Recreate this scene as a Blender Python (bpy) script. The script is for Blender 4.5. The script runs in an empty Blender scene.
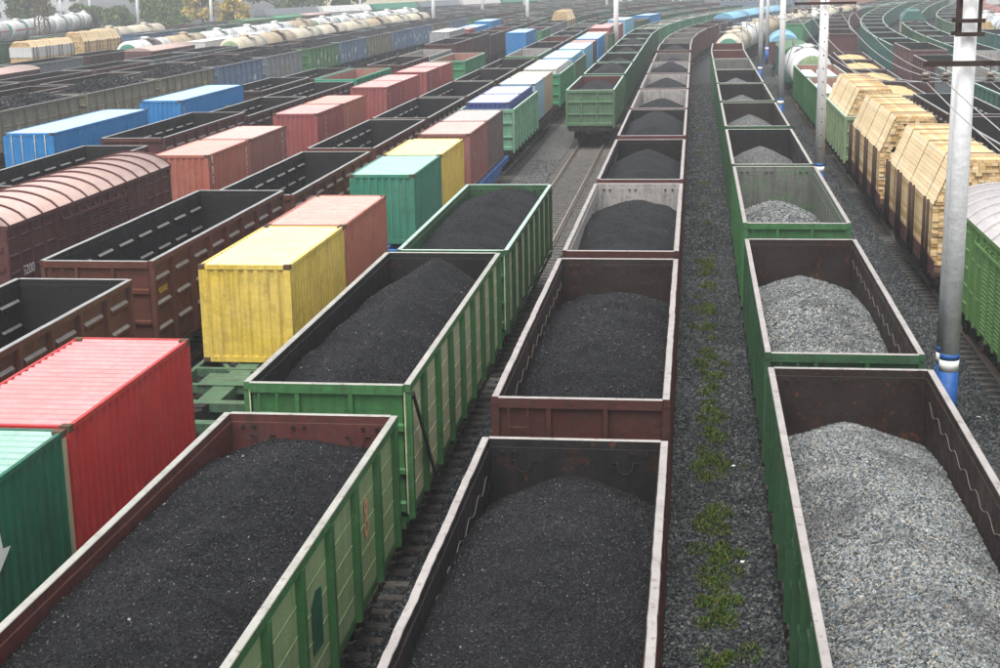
import bpy, math, random
import numpy as np
from mathutils import Matrix, Vector

# ------------------------------------------------------------------ camera, sky, sun, exposure
S = bpy.context.scene
COL = S.collection
CAM_H, F_PX, PITCH, YAW, ROLL = 10.949, 1475.59, 0.240296, 0.1325, -0.018258
cd = bpy.data.cameras.new('camera')
cam = bpy.data.objects.new('camera', cd)
COL.objects.link(cam)
cd.sensor_width = 36.0
cd.lens = F_PX / 1000.0 * 36.0
cd.clip_start, cd.clip_end = 0.1, 5000
_fw = Vector((-math.sin(YAW) * math.cos(PITCH), math.cos(YAW) * math.cos(PITCH), -math.sin(PITCH)))
_rt = Vector((math.cos(YAW), math.sin(YAW), 0))
_up = _rt.cross(_fw)
_r2 = math.cos(ROLL) * _rt + math.sin(ROLL) * _up
_u2 = -math.sin(ROLL) * _rt + math.cos(ROLL) * _up
mw = Matrix(((_r2.x, _u2.x, -_fw.x, 0), (_r2.y, _u2.y, -_fw.y, 0), (_r2.z, _u2.z, -_fw.z, CAM_H), (0, 0, 0, 1)))
cam.matrix_world = mw
S.camera = cam

SUN_EL, SUN_AZ = math.radians(70), math.radians(200)     # azimuth of the sun, clockwise from +Y
w = bpy.data.worlds.new('World')
S.world = w
w.use_nodes = True
wn, wl = w.node_tree.nodes, w.node_tree.links
sky = wn.new('ShaderNodeTexSky')
sky.sky_type = 'NISHITA'
sky.sun_disc = False
sky.sun_elevation = SUN_EL
sky.sun_rotation = SUN_AZ
sky.air_density, sky.dust_density, sky.ozone_density = 1.0, 4.0, 1.0
hs = wn.new('ShaderNodeHueSaturation')
hs.inputs['Saturation'].default_value = 0.22
wl.new(sky.outputs[0], hs.inputs['Color'])
wl.new(hs.outputs[0], wn['Background'].inputs['Color'])
wn['Background'].inputs['Strength'].default_value = 0.095

sl = bpy.data.lights.new('sun', 'SUN')
sl.energy, sl.angle, sl.color = 1.5, math.radians(60), (1.0, 0.98, 0.95)
sun = bpy.data.objects.new('sun', sl)
COL.objects.link(sun)
_sd = Vector((math.sin(SUN_AZ) * math.cos(SUN_EL), math.cos(SUN_AZ) * math.cos(SUN_EL), math.sin(SUN_EL)))
sun.rotation_euler = _sd.to_track_quat('Z', 'Y').to_euler()

S.view_settings.view_transform = 'Standard'
S.view_settings.look = 'None'
S.view_settings.gamma = 1.0
S.view_settings.exposure = 1.5
S.cycles.max_bounces = 6
S.cycles.diffuse_bounces = 3
S.cycles.glossy_bounces = 2
S.cycles.volume_bounces = 0
HAZE_DENSITY = 0.0008

RNG = random.Random(7)

# ------------------------------------------------------------------ materials
MATS = {}


def _new(name):
    m = bpy.data.materials.new(name)
    m.use_nodes = True
    return m, m.node_tree.nodes, m.node_tree.links, m.node_tree.nodes['Principled BSDF']


def _noise(n, l, vec, scale, detail=5, rough=0.6, stretch=None):
    if stretch:
        mp = n.new('ShaderNodeMapping')
        mp.inputs['Scale'].default_value = stretch
        l.new(vec, mp.inputs['Vector'])
        vec = mp.outputs[0]
    t = n.new('ShaderNodeTexNoise')
    t.inputs['Scale'].default_value = scale
    t.inputs['Detail'].default_value = detail
    t.inputs['Roughness'].default_value = rough
    l.new(vec, t.inputs['Vector'])
    return t.outputs['Fac']


def _range(n, l, val, a, b, c=0.0, d=1.0):
    t = n.new('ShaderNodeMapRange')
    t.inputs['From Min'].default_value, t.inputs['From Max'].default_value = a, b
    t.inputs['To Min'].default_value, t.inputs['To Max'].default_value = c, d
    l.new(val, t.inputs['Value'])
    return t.outputs[0]


def _mix(n, l, fac, a, b, mode='MIX'):
    t = n.new('ShaderNodeMix')
    t.data_type = 'RGBA'
    t.blend_type = mode
    for sock, v in ((t.inputs['Factor'], fac), (t.inputs['A'], a), (t.inputs['B'], b)):
        if isinstance(v, (int, float)):
            sock.default_value = v
        elif isinstance(v, tuple):
            sock.default_value = (*v, 1.0) if len(v) == 3 else v
        else:
            l.new(v, sock)
    return t.outputs['Result']


def _bump(n, l, h, strength, dist, bs):
    b = n.new('ShaderNodeBump')
    b.inputs['Strength'].default_value = strength
    b.inputs['Distance'].default_value = dist
    l.new(h, b.inputs['Height'])
    l.new(b.outputs[0], bs.inputs['Normal'])


def paint(name, col, rust=0.3, dirt=0.45, rough=0.5, streak=0.5, bleach=0.25, spec=0.28, rustcol=(0.10, 0.035, 0.016),
          dirtcol=(0.028, 0.025, 0.022)):
    """weathered paint: blotchy bleaching, vertical grime streaks and rust spots"""
    key = 'paint_' + name
    if key in MATS:
        return MATS[key]
    col = tuple(0.8 * x for x in col)
    m, n, l, bs = _new(key)
    g = n.new('ShaderNodeNewGeometry').outputs['Position']
    c = col
    pale = tuple(min(0.8, 0.55 * x + 0.45 * (sum(col) / 3) + 0.08) for x in col)
    c = _mix(n, l, _range(n, l, _noise(n, l, g, 0.9, 6), 0.4, 0.75, 0, bleach), c, pale)
    st = _range(n, l, _noise(n, l, g, 1.0, 6, 0.7, (6.0, 6.0, 0.5)), 0.47, 0.66, 0, min(1, streak * 1.3))
    c = _mix(n, l, st, c, tuple(0.35 * x + 0.65 * d for x, d in zip(col, dirtcol)))
    c = _mix(n, l, _range(n, l, _noise(n, l, g, 2.6, 8, 0.7), 0.5, 0.72, 0, dirt), c, dirtcol)
    fine = _range(n, l, _noise(n, l, g, 1.0, 7, 0.75, (22, 22, 2.2)), 0.56, 0.68, 0, min(1, 0.25 + streak))
    c = _mix(n, l, fine, c, tuple(0.45 * x + 0.55 * d for x, d in zip(col, dirtcol)))
    rf = _range(n, l, _noise(n, l, g, 5.0, 9, 0.72), 0.66 - 0.12 * rust, 0.72 - 0.1 * rust, 0, min(1, rust * 2))
    c = _mix(n, l, rf, c, rustcol)
    rf = _range(n, l, _noise(n, l, g, 1.15, 9, 0.75), 0.60 - 0.06 * rust, 0.70 - 0.06 * rust, 0, min(0.85, rust * 1.5))
    c = _mix(n, l, rf, c, tuple(0.8 * x for x in rustcol))
    l.new(c, bs.inputs['Base Color'])
    l.new(_range(n, l, _noise(n, l, g, 3.0, 4), 0.3, 0.7, rough - 0.1, rough + 0.18), bs.inputs['Roughness'])
    bs.inputs['Specular IOR Level'].default_value = min(spec, 0.10) if max(col) < 0.035 else spec
    ad = n.new('ShaderNodeMath')
    ad.operation = 'MULTIPLY_ADD'
    l.new(_noise(n, l, g, 1.6, 3), ad.inputs[0])
    ad.inputs[1].default_value = 2.2
    l.new(_noise(n, l, g, 8.0, 5), ad.inputs[2])
    _bump(n, l, ad.outputs[0], 0.4, 0.035, bs)
    MATS[key] = m
    return m


def plain(name, col, rough=0.6, metallic=0.0, var=0.25, scale=3.0):
    key = 'plain_' + name
    if key in MATS:
        return MATS[key]
    m, n, l, bs = _new(key)
    g = n.new('ShaderNodeNewGeometry').outputs['Position']
    f = _range(n, l, _noise(n, l, g, scale, 6, 0.65), 0.25, 0.75, 0, 1)
    l.new(_mix(n, l, f, tuple(x * (1 - var) for x in col), tuple(min(1, x * (1 + var)) for x in col)), bs.inputs['Base Color'])
    bs.inputs['Roughness'].default_value = rough
    bs.inputs['Metallic'].default_value = metallic
    bs.inputs['Specular IOR Level'].default_value = 0.1 if max(col) < 0.1 else 0.35
    MATS[key] = m
    return m


def rim_mat(name, col):
    """worn top rail: chalky light paint with chips and grime"""
    key = 'rim_' + name
    if key in MATS:
        return MATS[key]
    m, n, l, bs = _new(key)
    g = n.new('ShaderNodeNewGeometry').outputs['Position']
    c = _mix(n, l, _range(n, l, _noise(n, l, g, 1.7, 6, 0.7), 0.35, 0.7), tuple(x * 0.72 for x in col), col)
    c = _mix(n, l, _range(n, l, _noise(n, l, g, 6.0, 7, 0.78), 0.55, 0.66, 0, 0.85), c, (0.11, 0.06, 0.045))
    l.new(c, bs.inputs['Base Color'])
    bs.inputs['Roughness'].default_value = 0.5
    _bump(n, l, _noise(n, l, g, 12.0, 5), 0.3, 0.02, bs)
    MATS[key] = m
    return m


def island_mat(name, cols, rough=0.8, spec=0.15, patch=0.0, patchcol=(0.05, 0.05, 0.052)):
    """each loose piece takes its own tone"""
    key = 'island_' + name
    if key in MATS:
        return MATS[key]
    m, n, l, bs = _new(key)
    r = n.new('ShaderNodeNewGeometry')
    cr = n.new('ShaderNodeValToRGB')
    cr.color_ramp.interpolation = 'LINEAR'
    e = cr.color_ramp.elements
    while len(e) < len(cols):
        e.new(0.5)
    for i, (p, c) in enumerate(cols):
        e[i].position = p
        e[i].color = (*c, 1)
    l.new(r.outputs['Random Per Island'], cr.inputs['Fac'])
    c = cr.outputs[0]
    if patch:
        pf = _range(n, l, _noise(n, l, r.outputs['Position'], 0.7, 7, 0.7), 0.46, 0.66, 0, patch)
        c = _mix(n, l, pf, c, patchcol)
    l.new(c, bs.inputs['Base Color'])
    bs.inputs['Roughness'].default_value = rough
    bs.inputs['Specular IOR Level'].default_value = spec
    MATS[key] = m
    return m


def coal_mat():
    m, n, l, bs = _new('coal')
    g = n.new('ShaderNodeNewGeometry').outputs['Position']
    v = n.new('ShaderNodeTexVoronoi')
    v.inputs['Scale'].default_value = 26
    l.new(g, v.inputs['Vector'])
    big = _range(n, l, _noise(n, l, g, 0.8, 7, 0.65), 0.35, 0.7)
    c = _mix(n, l, big, (0.005, 0.0053, 0.006), (0.016, 0.0165, 0.018))
    sep = n.new('ShaderNodeSeparateColor')
    l.new(v.outputs['Color'], sep.inputs[0])
    c = _mix(n, l, _range(n, l, sep.outputs[0], 0.72, 1.0, 0, 0.8), c, (0.034, 0.035, 0.038))
    l.new(c, bs.inputs['Base Color'])
    bs.inputs['Roughness'].default_value = 0.62
    bs.inputs['Specular IOR Level'].default_value = 0.12
    mx = n.new('ShaderNodeMath')
    mx.operation = 'ADD'
    l.new(_noise(n, l, g, 22, 8, 0.75), mx.inputs[0])
    l.new(_range(n, l, v.outputs['Distance'], 0, 0.6, 0.6, 0), mx.inputs[1])
    _bump(n, l, mx.outputs[0], 1.0, 0.05, bs)
    return m


def stone_mat(name, dark, light, tan, scale, patch=0.35, patchcol=(0.05, 0.05, 0.048)):
    m, n, l, bs = _new(name)
    g = n.new('ShaderNodeNewGeometry').outputs['Position']
    v = n.new('ShaderNodeTexVoronoi')
    v.inputs['Scale'].default_value = scale
    l.new(g, v.inputs['Vector'])
    sep = n.new('ShaderNodeSeparateColor')
    l.new(v.outputs['Color'], sep.inputs[0])
    c = _mix(n, l, sep.outputs[0], dark, light)
    c = _mix(n, l, _range(n, l, sep.outputs[1], 0.82, 0.9, 0, 0.8), c, tan)
    c = _mix(n, l, _range(n, l, v.outputs['Distance'], 0.35, 0.7, 0, 0.85), c, tuple(0.25 * x for x in dark))
    c = _mix(n, l, _range(n, l, _noise(n, l, g, 0.35, 7, 0.65), 0.42, 0.7, 0, patch), c, patchcol)
    l.new(c, bs.inputs['Base Color'])
    bs.inputs['Roughness'].default_value = 0.85
    bs.inputs['Specular IOR Level'].default_value = 0.1
    _bump(n, l, _range(n, l, v.outputs['Distance'], 0, 0.6, 1, 0), 1.0, 0.06, bs)
    return m


RIMW = rim_mat('pale', (0.325, 0.32, 0.285))
RIMG = rim_mat('grey', (0.28, 0.28, 0.275))
RIMP = rim_mat('pink', (0.31, 0.285, 0.27))
LEDGE = rim_mat('ledge_sky_glare', (0.22, 0.20, 0.19))  # pale upper faces of pressed ridges: sky reflection painted into the colour
RIMT = rim_mat('mint', (0.36, 0.48, 0.42))
COAL = coal_mat()
GRAVEL = stone_mat('gravel', (0.06, 0.064, 0.068), (0.34, 0.355, 0.36), (0.24, 0.20, 0.15), 15, 0.4, (0.05, 0.05, 0.05))
BALLAST = stone_mat('ballast', (0.034, 0.038, 0.040), (0.14, 0.152, 0.158), (0.11, 0.10, 0.08), 11, 0.55, (0.026, 0.027, 0.026))
WOODCAP = island_mat('cap_boards', [(0.0, (0.62, 0.47, 0.27)), (1.0, (0.73, 0.59, 0.38))], 0.7, patch=0.35, patchcol=(0.42, 0.33, 0.22))
SAND = plain('yellow_sand', (0.46, 0.33, 0.16), 0.9, 0, 0.25, 2.0)
SCRAP = stone_mat('pale_scrap', (0.10, 0.10, 0.09), (0.5, 0.48, 0.42), (0.42, 0.32, 0.2), 3, 0.2)
STONES = island_mat('stones', [(0.0, (0.035, 0.04, 0.044)), (0.4, (0.122, 0.135, 0.139)), (0.75, (0.23, 0.248, 0.252)), (0.92, (0.225, 0.195, 0.145)), (1.0, (0.36, 0.365, 0.355))], patch=0.7)
BSTONES = island_mat('ballast_stones', [(0.0, (0.013, 0.015, 0.017)), (0.5, (0.05, 0.057, 0.06)), (0.88, (0.11, 0.122, 0.127)), (1.0, (0.22, 0.21, 0.18))], patch=0.6, patchcol=(0.022, 0.022, 0.021))
LUMPS = island_mat('lumps', [(0.0, (0.008, 0.008, 0.010)), (0.6, (0.010, 0.010, 0.012)), (0.9, (0.021, 0.021, 0.023)), (0.985, (0.055, 0.055, 0.056)), (1.0, (0.2, 0.19, 0.175))], 0.5, 0.25, 0.85, (0.006, 0.006, 0.007))
WOOD = island_mat('sawn_boards', [(0.0, (0.44, 0.28, 0.12)), (0.4, (0.60, 0.42, 0.21)), (1.0, (0.72, 0.57, 0.35))], 0.7, patch=0.4, patchcol=(0.34, 0.22, 0.10))
WEED = island_mat('weeds', [(0.0, (0.024, 0.05, 0.008)), (0.5, (0.055, 0.105, 0.016)), (0.85, (0.11, 0.14, 0.025)), (1.0, (0.15, 0.11, 0.035))], 0.7)
STEEL = plain('rail_steel', (0.27, 0.21, 0.17), 0.32, 0.5)
RUNDARK = plain('running_gear', (0.022, 0.020, 0.018), 0.75, 0, 0.5)
SLEEPER = plain('sleeper', (0.098, 0.092, 0.082), 0.9, 0, 0.5, 6)
DARKIN = paint('dark_inside', (0.017, 0.017, 0.018), 0.45, 0.4, 0.5, 0.6, 0.12)
CASTING = plain('corner_casting', (0.09, 0.055, 0.035), 0.6)
WHITEMARK = plain('white_marking', (0.74, 0.74, 0.72), 0.6, 0, 0.12)
ORANGEMARK = plain('orange_marking', (0.65, 0.36, 0.2), 0.6, 0, 0.12)
YELLOWMARK = plain('yellow_marking', (0.75, 0.60, 0.06), 0.6, 0, 0.15)

P = dict(
    olivepanel=paint('olive_panel', (0.27, 0.25, 0.18), 0.15, 0.3, 0.6, 0.4, 0.35),
    navypanel=paint('navy_panel', (0.16, 0.24, 0.37), 0.1, 0.25, 0.6, 0.4, 0.45),
    slatepanel=paint('slate_panel', (0.27, 0.30, 0.32), 0.12, 0.25, 0.6, 0.4, 0.35),
    grasspanel=paint('grass_panel', (0.12, 0.29, 0.11), 0.1, 0.25, 0.6, 0.4, 0.45),
    mint=paint('mint', (0.17, 0.37, 0.23), 0.15, 0.25, 0.5, 0.35, 0.3),
    greenworn=paint('green_worn', (0.15, 0.155, 0.135), 0.9, 0.4, 0.6, 0.6, 0.2, 0.2, (0.05, 0.19, 0.06)),
    cbrown=paint('cbrown', (0.075, 0.022, 0.017), 0.4, 0.45, 0.5, 0.5, 0.1),
    grass=paint('grass', (0.13, 0.28, 0.075), 0.15, 0.25, 0.5, 0.35, 0.25),
    mintpanel=paint('mint_panel', (0.34, 0.47, 0.22), 0.15, 0.2, 0.55, 0.3, 0.2),
    flatgreen=paint('flatgreen', (0.07, 0.15, 0.085), 0.3, 0.5, 0.5, 0.5, 0.4),
    green=paint('green', (0.050, 0.175, 0.055), 0.2, 0.3, 0.45, 0.45, 0.2),
    darkgreen=paint('darkgreen', (0.030, 0.10, 0.040), 0.25, 0.4, 0.5, 0.5, 0.2),
    panel=paint('pale_panel', (0.58, 0.60, 0.36), 0.15, 0.2, 0.6, 0.3, 0.1),
    palegreen=paint('pale_green', (0.26, 0.36, 0.19), 0.2, 0.3, 0.55, 0.4, 0.3),
    sagegreen=paint('sage', (0.10, 0.20, 0.105), 0.2, 0.35, 0.55, 0.4, 0.3),
    bright=paint('brightgreen', (0.055, 0.27, 0.12), 0.12, 0.25, 0.45, 0.35, 0.25),
    jade=paint('jade', (0.03, 0.34, 0.20), 0.08, 0.2, 0.45, 0.3, 0.25),
    teal=paint('teal', (0.035, 0.15, 0.125), 0.12, 0.3, 0.5, 0.4, 0.3),
    brown=paint('brown', (0.125, 0.038, 0.023), 0.4, 0.4, 0.5, 0.5, 0.15),
    darkbrown=paint('darkbrown', (0.065, 0.030, 0.024), 0.4, 0.5, 0.5, 0.5, 0.2),
    maroon=paint('maroon', (0.11, 0.035, 0.033), 0.3, 0.4, 0.5, 0.5, 0.2),
    plum=paint('plum', (0.16, 0.075, 0.078), 0.2, 0.3, 0.55, 0.4, 0.3),
    olive=paint('olive', (0.165, 0.155, 0.11), 0.2, 0.35, 0.6, 0.4, 0.35),
    slate=paint('slate', (0.19, 0.22, 0.235), 0.15, 0.3, 0.55, 0.4, 0.35),
    navy=paint('navy', (0.09, 0.16, 0.26), 0.1, 0.3, 0.55, 0.4, 0.35),
    black=paint('black', (0.022, 0.022, 0.023), 0.3, 0.3, 0.5, 0.4, 0.1),
    grey=paint('grey', (0.36, 0.37, 0.37), 0.15, 0.3, 0.55, 0.4, 0.2),
    red=paint('red', (0.52, 0.030, 0.032), 0.04, 0.12, 0.38, 0.22, 0.12),
    redold=paint('redold', (0.34, 0.085, 0.08), 0.12, 0.2, 0.45, 0.3, 0.3),
    rose=paint('rose', (0.42, 0.10, 0.09), 0.08, 0.2, 0.45, 0.25, 0.3),
    salmon=paint('salmon', (0.44, 0.14, 0.095), 0.1, 0.18, 0.45, 0.25, 0.3),
    brownred=paint('brownred', (0.30, 0.12, 0.10), 0.35, 0.25, 0.5, 0.4, 0.35),
    mauve=paint('mauve', (0.16, 0.115, 0.11), 0.25, 0.3, 0.5, 0.4, 0.3),
    yellow=paint('yellow', (0.80, 0.57, 0.085), 0.3, 0.3, 0.42, 0.45, 0.3, 0.5, (0.16, 0.085, 0.035), (0.12, 0.085, 0.04)),
    cgreen=paint('cgreen', (0.045, 0.24, 0.155), 0.25, 0.2, 0.45, 0.3, 0.35),
    dgreen=paint('dgreen', (0.012, 0.13, 0.075), 0.2, 0.3, 0.4, 0.5, 0.2),
    blue=paint('blue', (0.022, 0.23, 0.56), 0.06, 0.15, 0.4, 0.25, 0.2),
    skyblue=paint('skyblue', (0.20, 0.46, 0.64), 0.06, 0.15, 0.45, 0.25, 0.25),
    paleblue=paint('paleblue', (0.30, 0.45, 0.55), 0.12, 0.2, 0.5, 0.3, 0.3),
    indigo=paint('indigo', (0.055, 0.085, 0.27), 0.1, 0.15, 0.42, 0.25, 0.2),
    white=paint('white', (0.70, 0.70, 0.68), 0.1, 0.15, 0.5, 0.25, 0.1),
    cream=paint('cream', (0.62, 0.55, 0.42), 0.18, 0.25, 0.5, 0.45, 0.2),
    tan=paint('tan', (0.48, 0.38, 0.25), 0.2, 0.25, 0.5, 0.4, 0.3),
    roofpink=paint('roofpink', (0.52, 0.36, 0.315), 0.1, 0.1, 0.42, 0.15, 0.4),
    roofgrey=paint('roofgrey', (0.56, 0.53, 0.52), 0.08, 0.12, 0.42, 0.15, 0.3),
    orange=paint('orange', (0.62, 0.17, 0.045), 0.08, 0.15, 0.5, 0.3, 0.3),
    flatblue=paint('flatblue', (0.03, 0.13, 0.38), 0.15, 0.3, 0.5, 0.4, 0.2),
    rustin=paint('rust_inside', (0.028, 0.019, 0.016), 0.6, 0.5, 0.55, 0.6, 0.2),
    redin=paint('red_inside', (0.10, 0.024, 0.02), 0.35, 0.35, 0.55, 0.6, 0.15),
    palein=paint('pale_inside', (0.36, 0.34, 0.32), 0.5, 0.3, 0.6, 0.55, 0.2, 0.4, (0.17, 0.075, 0.03)),
    greyin=paint('grey_inside', (0.16, 0.155, 0.145), 0.4, 0.4, 0.55, 0.5, 0.2),
    pinkin=paint('pink_inside', (0.36, 0.18, 0.14), 0.3, 0.25, 0.6, 0.4, 0.3),
    darkin=DARKIN,
)

ROOF_GLARE = dict(red=(0.62, 0.20, 0.20), salmon=(0.56, 0.31, 0.26), yellow=(0.66, 0.57, 0.29), cgreen=(0.28, 0.47, 0.40), dgreen=(0.22, 0.40, 0.33), brownred=(0.52, 0.36, 0.32),  # paint colours whitened to stand for sky glare on the roofs
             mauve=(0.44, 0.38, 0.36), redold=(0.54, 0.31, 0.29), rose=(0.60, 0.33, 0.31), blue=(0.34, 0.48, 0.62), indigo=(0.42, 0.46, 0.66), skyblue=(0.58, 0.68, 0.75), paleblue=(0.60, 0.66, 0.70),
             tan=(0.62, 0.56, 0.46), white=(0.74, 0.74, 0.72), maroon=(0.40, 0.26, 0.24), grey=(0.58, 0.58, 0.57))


def glare_paint(col):
    """paler container roof paint: sky glare put into the colour, plus stains"""
    c = ROOF_GLARE.get(col, (0.5, 0.5, 0.5))
    return paint('sky_glare_' + col, c, 0.2, 0.5, 0.42, 0.25, 0.4, 0.5, (0.25, 0.12, 0.06), tuple(0.45 * x for x in c))


# ------------------------------------------------------------------ mesh helpers
MESHES = {}


class MB:
    def __init__(self):
        self.v, self.f, self.m, self.s = [], [], [], []

    def quad(self, idx, m=0, smooth=False):
        self.f.append(tuple(idx)); self.m.append(m); self.s.append(smooth)

    def box(self, x0, x1, y0, y1, z0, z1, m=0):
        b = len(self.v)
        self.v += [(x0, y0, z0), (x1, y0, z0), (x1, y1, z0), (x0, y1, z0), (x0, y0, z1), (x1, y0, z1), (x1, y1, z1), (x0, y1, z1)]
        for q in ((0, 3, 2, 1), (4, 5, 6, 7), (0, 1, 5, 4), (1, 2, 6, 5), (2, 3, 7, 6), (3, 0, 4, 7)):
            self.quad([b + i for i in q], m)
        return self

    def prism(self, prof, axis, a, b, m=0, smooth=False, caps=True):
        """extrude a closed 2D outline along x, y or z; the other two axes in alphabetical order"""
        n, s0 = len(prof), len(self.v)
        for t in (a, b):
            for p, q in prof:
                self.v.append({'x': (t, p, q), 'y': (p, t, q), 'z': (p, q, t)}[axis])
        for i in range(n):
            j = (i + 1) % n
            self.quad([s0 + i, s0 + j, s0 + n + j, s0 + n + i], m, smooth)
        if caps:
            self.quad([s0 + i for i in range(n)][::-1], m)
            self.quad([s0 + n + i for i in range(n)], m)
        return self

    def bar(self, p0, p1, w, h=None, m=0):
        """rectangular bar between two points"""
        p0, p1 = Vector(p0), Vector(p1)
        h = w if h is None else h
        d = (p1 - p0).normalized()
        up = Vector((0, 0, 1)) if abs(d.z) < 0.95 else Vector((0, 1, 0))
        a = d.cross(up).normalized() * w / 2
        c = a.cross(d).normalized() * h / 2
        b = len(self.v)
        for p in (p0, p1):
            self.v += [tuple(p - a - c), tuple(p + a - c), tuple(p + a + c), tuple(p - a + c)]
        for q in ((3, 2, 1, 0), (4, 5, 6, 7), (0, 1, 5, 4), (1, 2, 6, 5), (2, 3, 7, 6), (3, 0, 4, 7)):
            self.quad([b + i for i in q], m)
        return self

    def tube(self, pts, r, n=8, m=0, caps=True, smooth=True):
        pts = [Vector(p) for p in pts]
        rs = r if isinstance(r, (list, tuple)) else [r] * len(pts)
        b = len(self.v)
        for k, p in enumerate(pts):
            d = (pts[min(k + 1, len(pts) - 1)] - pts[max(k - 1, 0)]).normalized()
            up = Vector((0, 0, 1)) if abs(d.z) < 0.9 else Vector((0, 1, 0))
            a = d.cross(up).normalized()
            c = a.cross(d).normalized()
            for i in range(n):
                t = 2 * math.pi * i / n
                self.v.append(tuple(p + (a * math.cos(t) + c * math.sin(t)) * rs[k]))
        for k in range(len(pts) - 1):
            for i in range(n):
                j = (i + 1) % n
                self.quad([b + k * n + i, b + k * n + j, b + (k + 1) * n + j, b + (k + 1) * n + i], m, smooth)
        if caps:
            self.quad([b + i for i in range(n)][::-1], m)
            self.quad([b + (len(pts) - 1) * n + i for i in range(n)], m)
        return self

    def build(self, name):
        me = bpy.data.meshes.new(name)
        me.from_pydata(self.v, [], self.f)
        me.polygons.foreach_set('material_index', self.m)
        me.polygons.foreach_set('use_smooth', self.s)
        for _ in range(max(self.m) + 1 if self.m else 1):
            me.materials.append(None)
        me.update()
        return me


def mesh(key, fn):
    if key not in MESHES:
        r = fn()
        MESHES[key] = r.build(str(key[0] if isinstance(key, tuple) else key)) if isinstance(r, MB) else r
    return MESHES[key]


def np_mesh(name, V, Fc, smooth=False):
    """fast mesh from arrays (faces all with the same corner count)"""
    me = bpy.data.meshes.new(name)
    nf, k = Fc.shape
    me.vertices.add(len(V))
    me.vertices.foreach_set('co', np.ascontiguousarray(V, np.float32).ravel())
    me.loops.add(nf * k)
    me.loops.foreach_set('vertex_index', np.ascontiguousarray(Fc, np.int32).ravel())
    me.polygons.add(nf)
    me.polygons.foreach_set('loop_start', np.arange(0, nf * k, k, dtype=np.int32))
    me.polygons.foreach_set('loop_total', np.full(nf, k, np.int32))
    me.polygons.foreach_set('use_smooth', np.full(nf, smooth, bool))
    me.materials.append(None)
    me.update(calc_edges=True)
    me.validate()
    return me


def part(name, me, mats, parent=None, loc=(0, 0, 0), rotz=0.0, label=None):
    o = bpy.data.objects.new(name, me)
    COL.objects.link(o)
    o.parent = parent
    o.location = loc
    if rotz:
        o.rotation_euler = (0, 0, rotz)
    if not isinstance(mats, (list, tuple)):
        mats = [mats]
    for i in range(len(o.material_slots)):
        o.material_slots[i].link = 'OBJECT'
        o.material_slots[i].material = mats[min(i, len(mats) - 1)]
    if label:
        o['label'] = label
    return o


def thing(name, label, cat, loc=(0, 0, 0), rotz=0.0, group=None):
    o = bpy.data.objects.new(name, None)
    COL.objects.link(o)
    o.empty_display_size = 0.5
    o.location = loc
    o.rotation_euler = (0, 0, rotz)
    tag(o, label, cat, group)
    return o


def tag(o, label, cat, group=None):
    o['label'], o['category'] = label, cat
    if group:
        o['group'] = group
    return o


def setting(o):
    o['kind'] = 'structure'
    return o


ORD = ('first second third fourth fifth sixth seventh eighth ninth tenth eleventh twelfth thirteenth fourteenth fifteenth sixteenth '
       'seventeenth eighteenth nineteenth twentieth').split()


def ordinal(i):
    if i < 20:
        return ORD[i]
    tens = {2: 'twenty', 3: 'thirty', 4: 'forty'}[(i + 1) // 10]
    u = (i + 1) % 10
    return {'twenty': 'twentieth', 'thirty': 'thirtieth', 'forty': 'fortieth'}[tens] if u == 0 else tens + '-' + ORD[u - 1]


# ------------------------------------------------------------------ track paths
class Row:
    def __init__(self, name, phrase, xc=None, y0=200.0, rad=400.0, pts=None):
        self.name, self.phrase = name, phrase
        Y = np.arange(-10, 520, 1.0)
        if pts:
            px, py = np.array([p[0] for p in pts], float), np.array([p[1] for p in pts], float)
            X = np.interp(Y, py, px)
            k0, k1 = (px[1] - px[0]) / (py[1] - py[0]), (px[-1] - px[-2]) / (py[-1] - py[-2])
            X = np.where(Y < py[0], px[0] + (Y - py[0]) * k0, X)
            X = np.where(Y > py[-1], px[-1] + (Y - py[-1]) * k1, X)
            for _ in range(3):
                X = np.convolve(np.pad(X, 9, mode='reflect', reflect_type='odd'), np.ones(19) / 19, 'valid')
        else:
            X = xc + np.maximum(0, Y - y0) ** 2 / (2 * rad)
        self.X, self.Y = X, Y
        self.s = np.concatenate([[0], np.cumsum(np.hypot(np.diff(X), np.diff(Y)))])
        self.wagons = self.containers = 0
        self.cur = 0.0

    def s_of(self, y):
        return float(np.interp(y, self.Y, self.s))

    def at(self, s):
        return float(np.interp(s, self.s, self.X)), float(np.interp(s, self.s, self.Y))

    def place(self, y, length):
        """near end at world y (None: chain on) -> centre and heading"""
        s = self.s_of(y) if y is not None else self.cur + 1.25
        self.cur = s + length
        a, b = self.at(s), self.at(s + length)
        return ((a[0] + b[0]) / 2, (a[1] + b[1]) / 2, 0), -math.atan2(b[0] - a[0], b[1] - a[1]), a[1]


# ------------------------------------------------------------------ running gear shared by all wagons
def m_wheel():
    b = MB()
    b.tube([(-0.07, 0, 0), (0.05, 0, 0)], 0.475, 18)
    b.tube([(0.05, 0, 0), (0.085, 0, 0)], 0.51, 18)
    b.tube([(-0.13, 0, 0), (-0.07, 0, 0)], 0.10, 10)
    return b


def m_bogie():
    b = MB()
    for s in (-1, 1):
        x0, x1 = sorted((s * 0.93, s * 1.08))
        b.prism([(-1.25, 0.62), (-1.25, 0.38), (-1.0, 0.34), (-0.45, 0.30), (0.45, 0.30), (1.0, 0.34), (1.25, 0.38), (1.25, 0.62), (0.7, 0.80), (-0.7, 0.80)], 'x', x0, x1)
        for yy in (-0.2, 0.0, 0.2):
            b.tube([(s * 1.12, yy, 0.32), (s * 1.12, yy, 0.62)], 0.06, 8)
    b.box(-1.0, 1.0, -0.22, 0.22, 0.45, 0.72)
    for yy in (-0.925, 0.925):
        b.tube([(-0.9, yy, 0.475), (0.9, yy, 0.475)], 0.07, 8)
    return b


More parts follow.
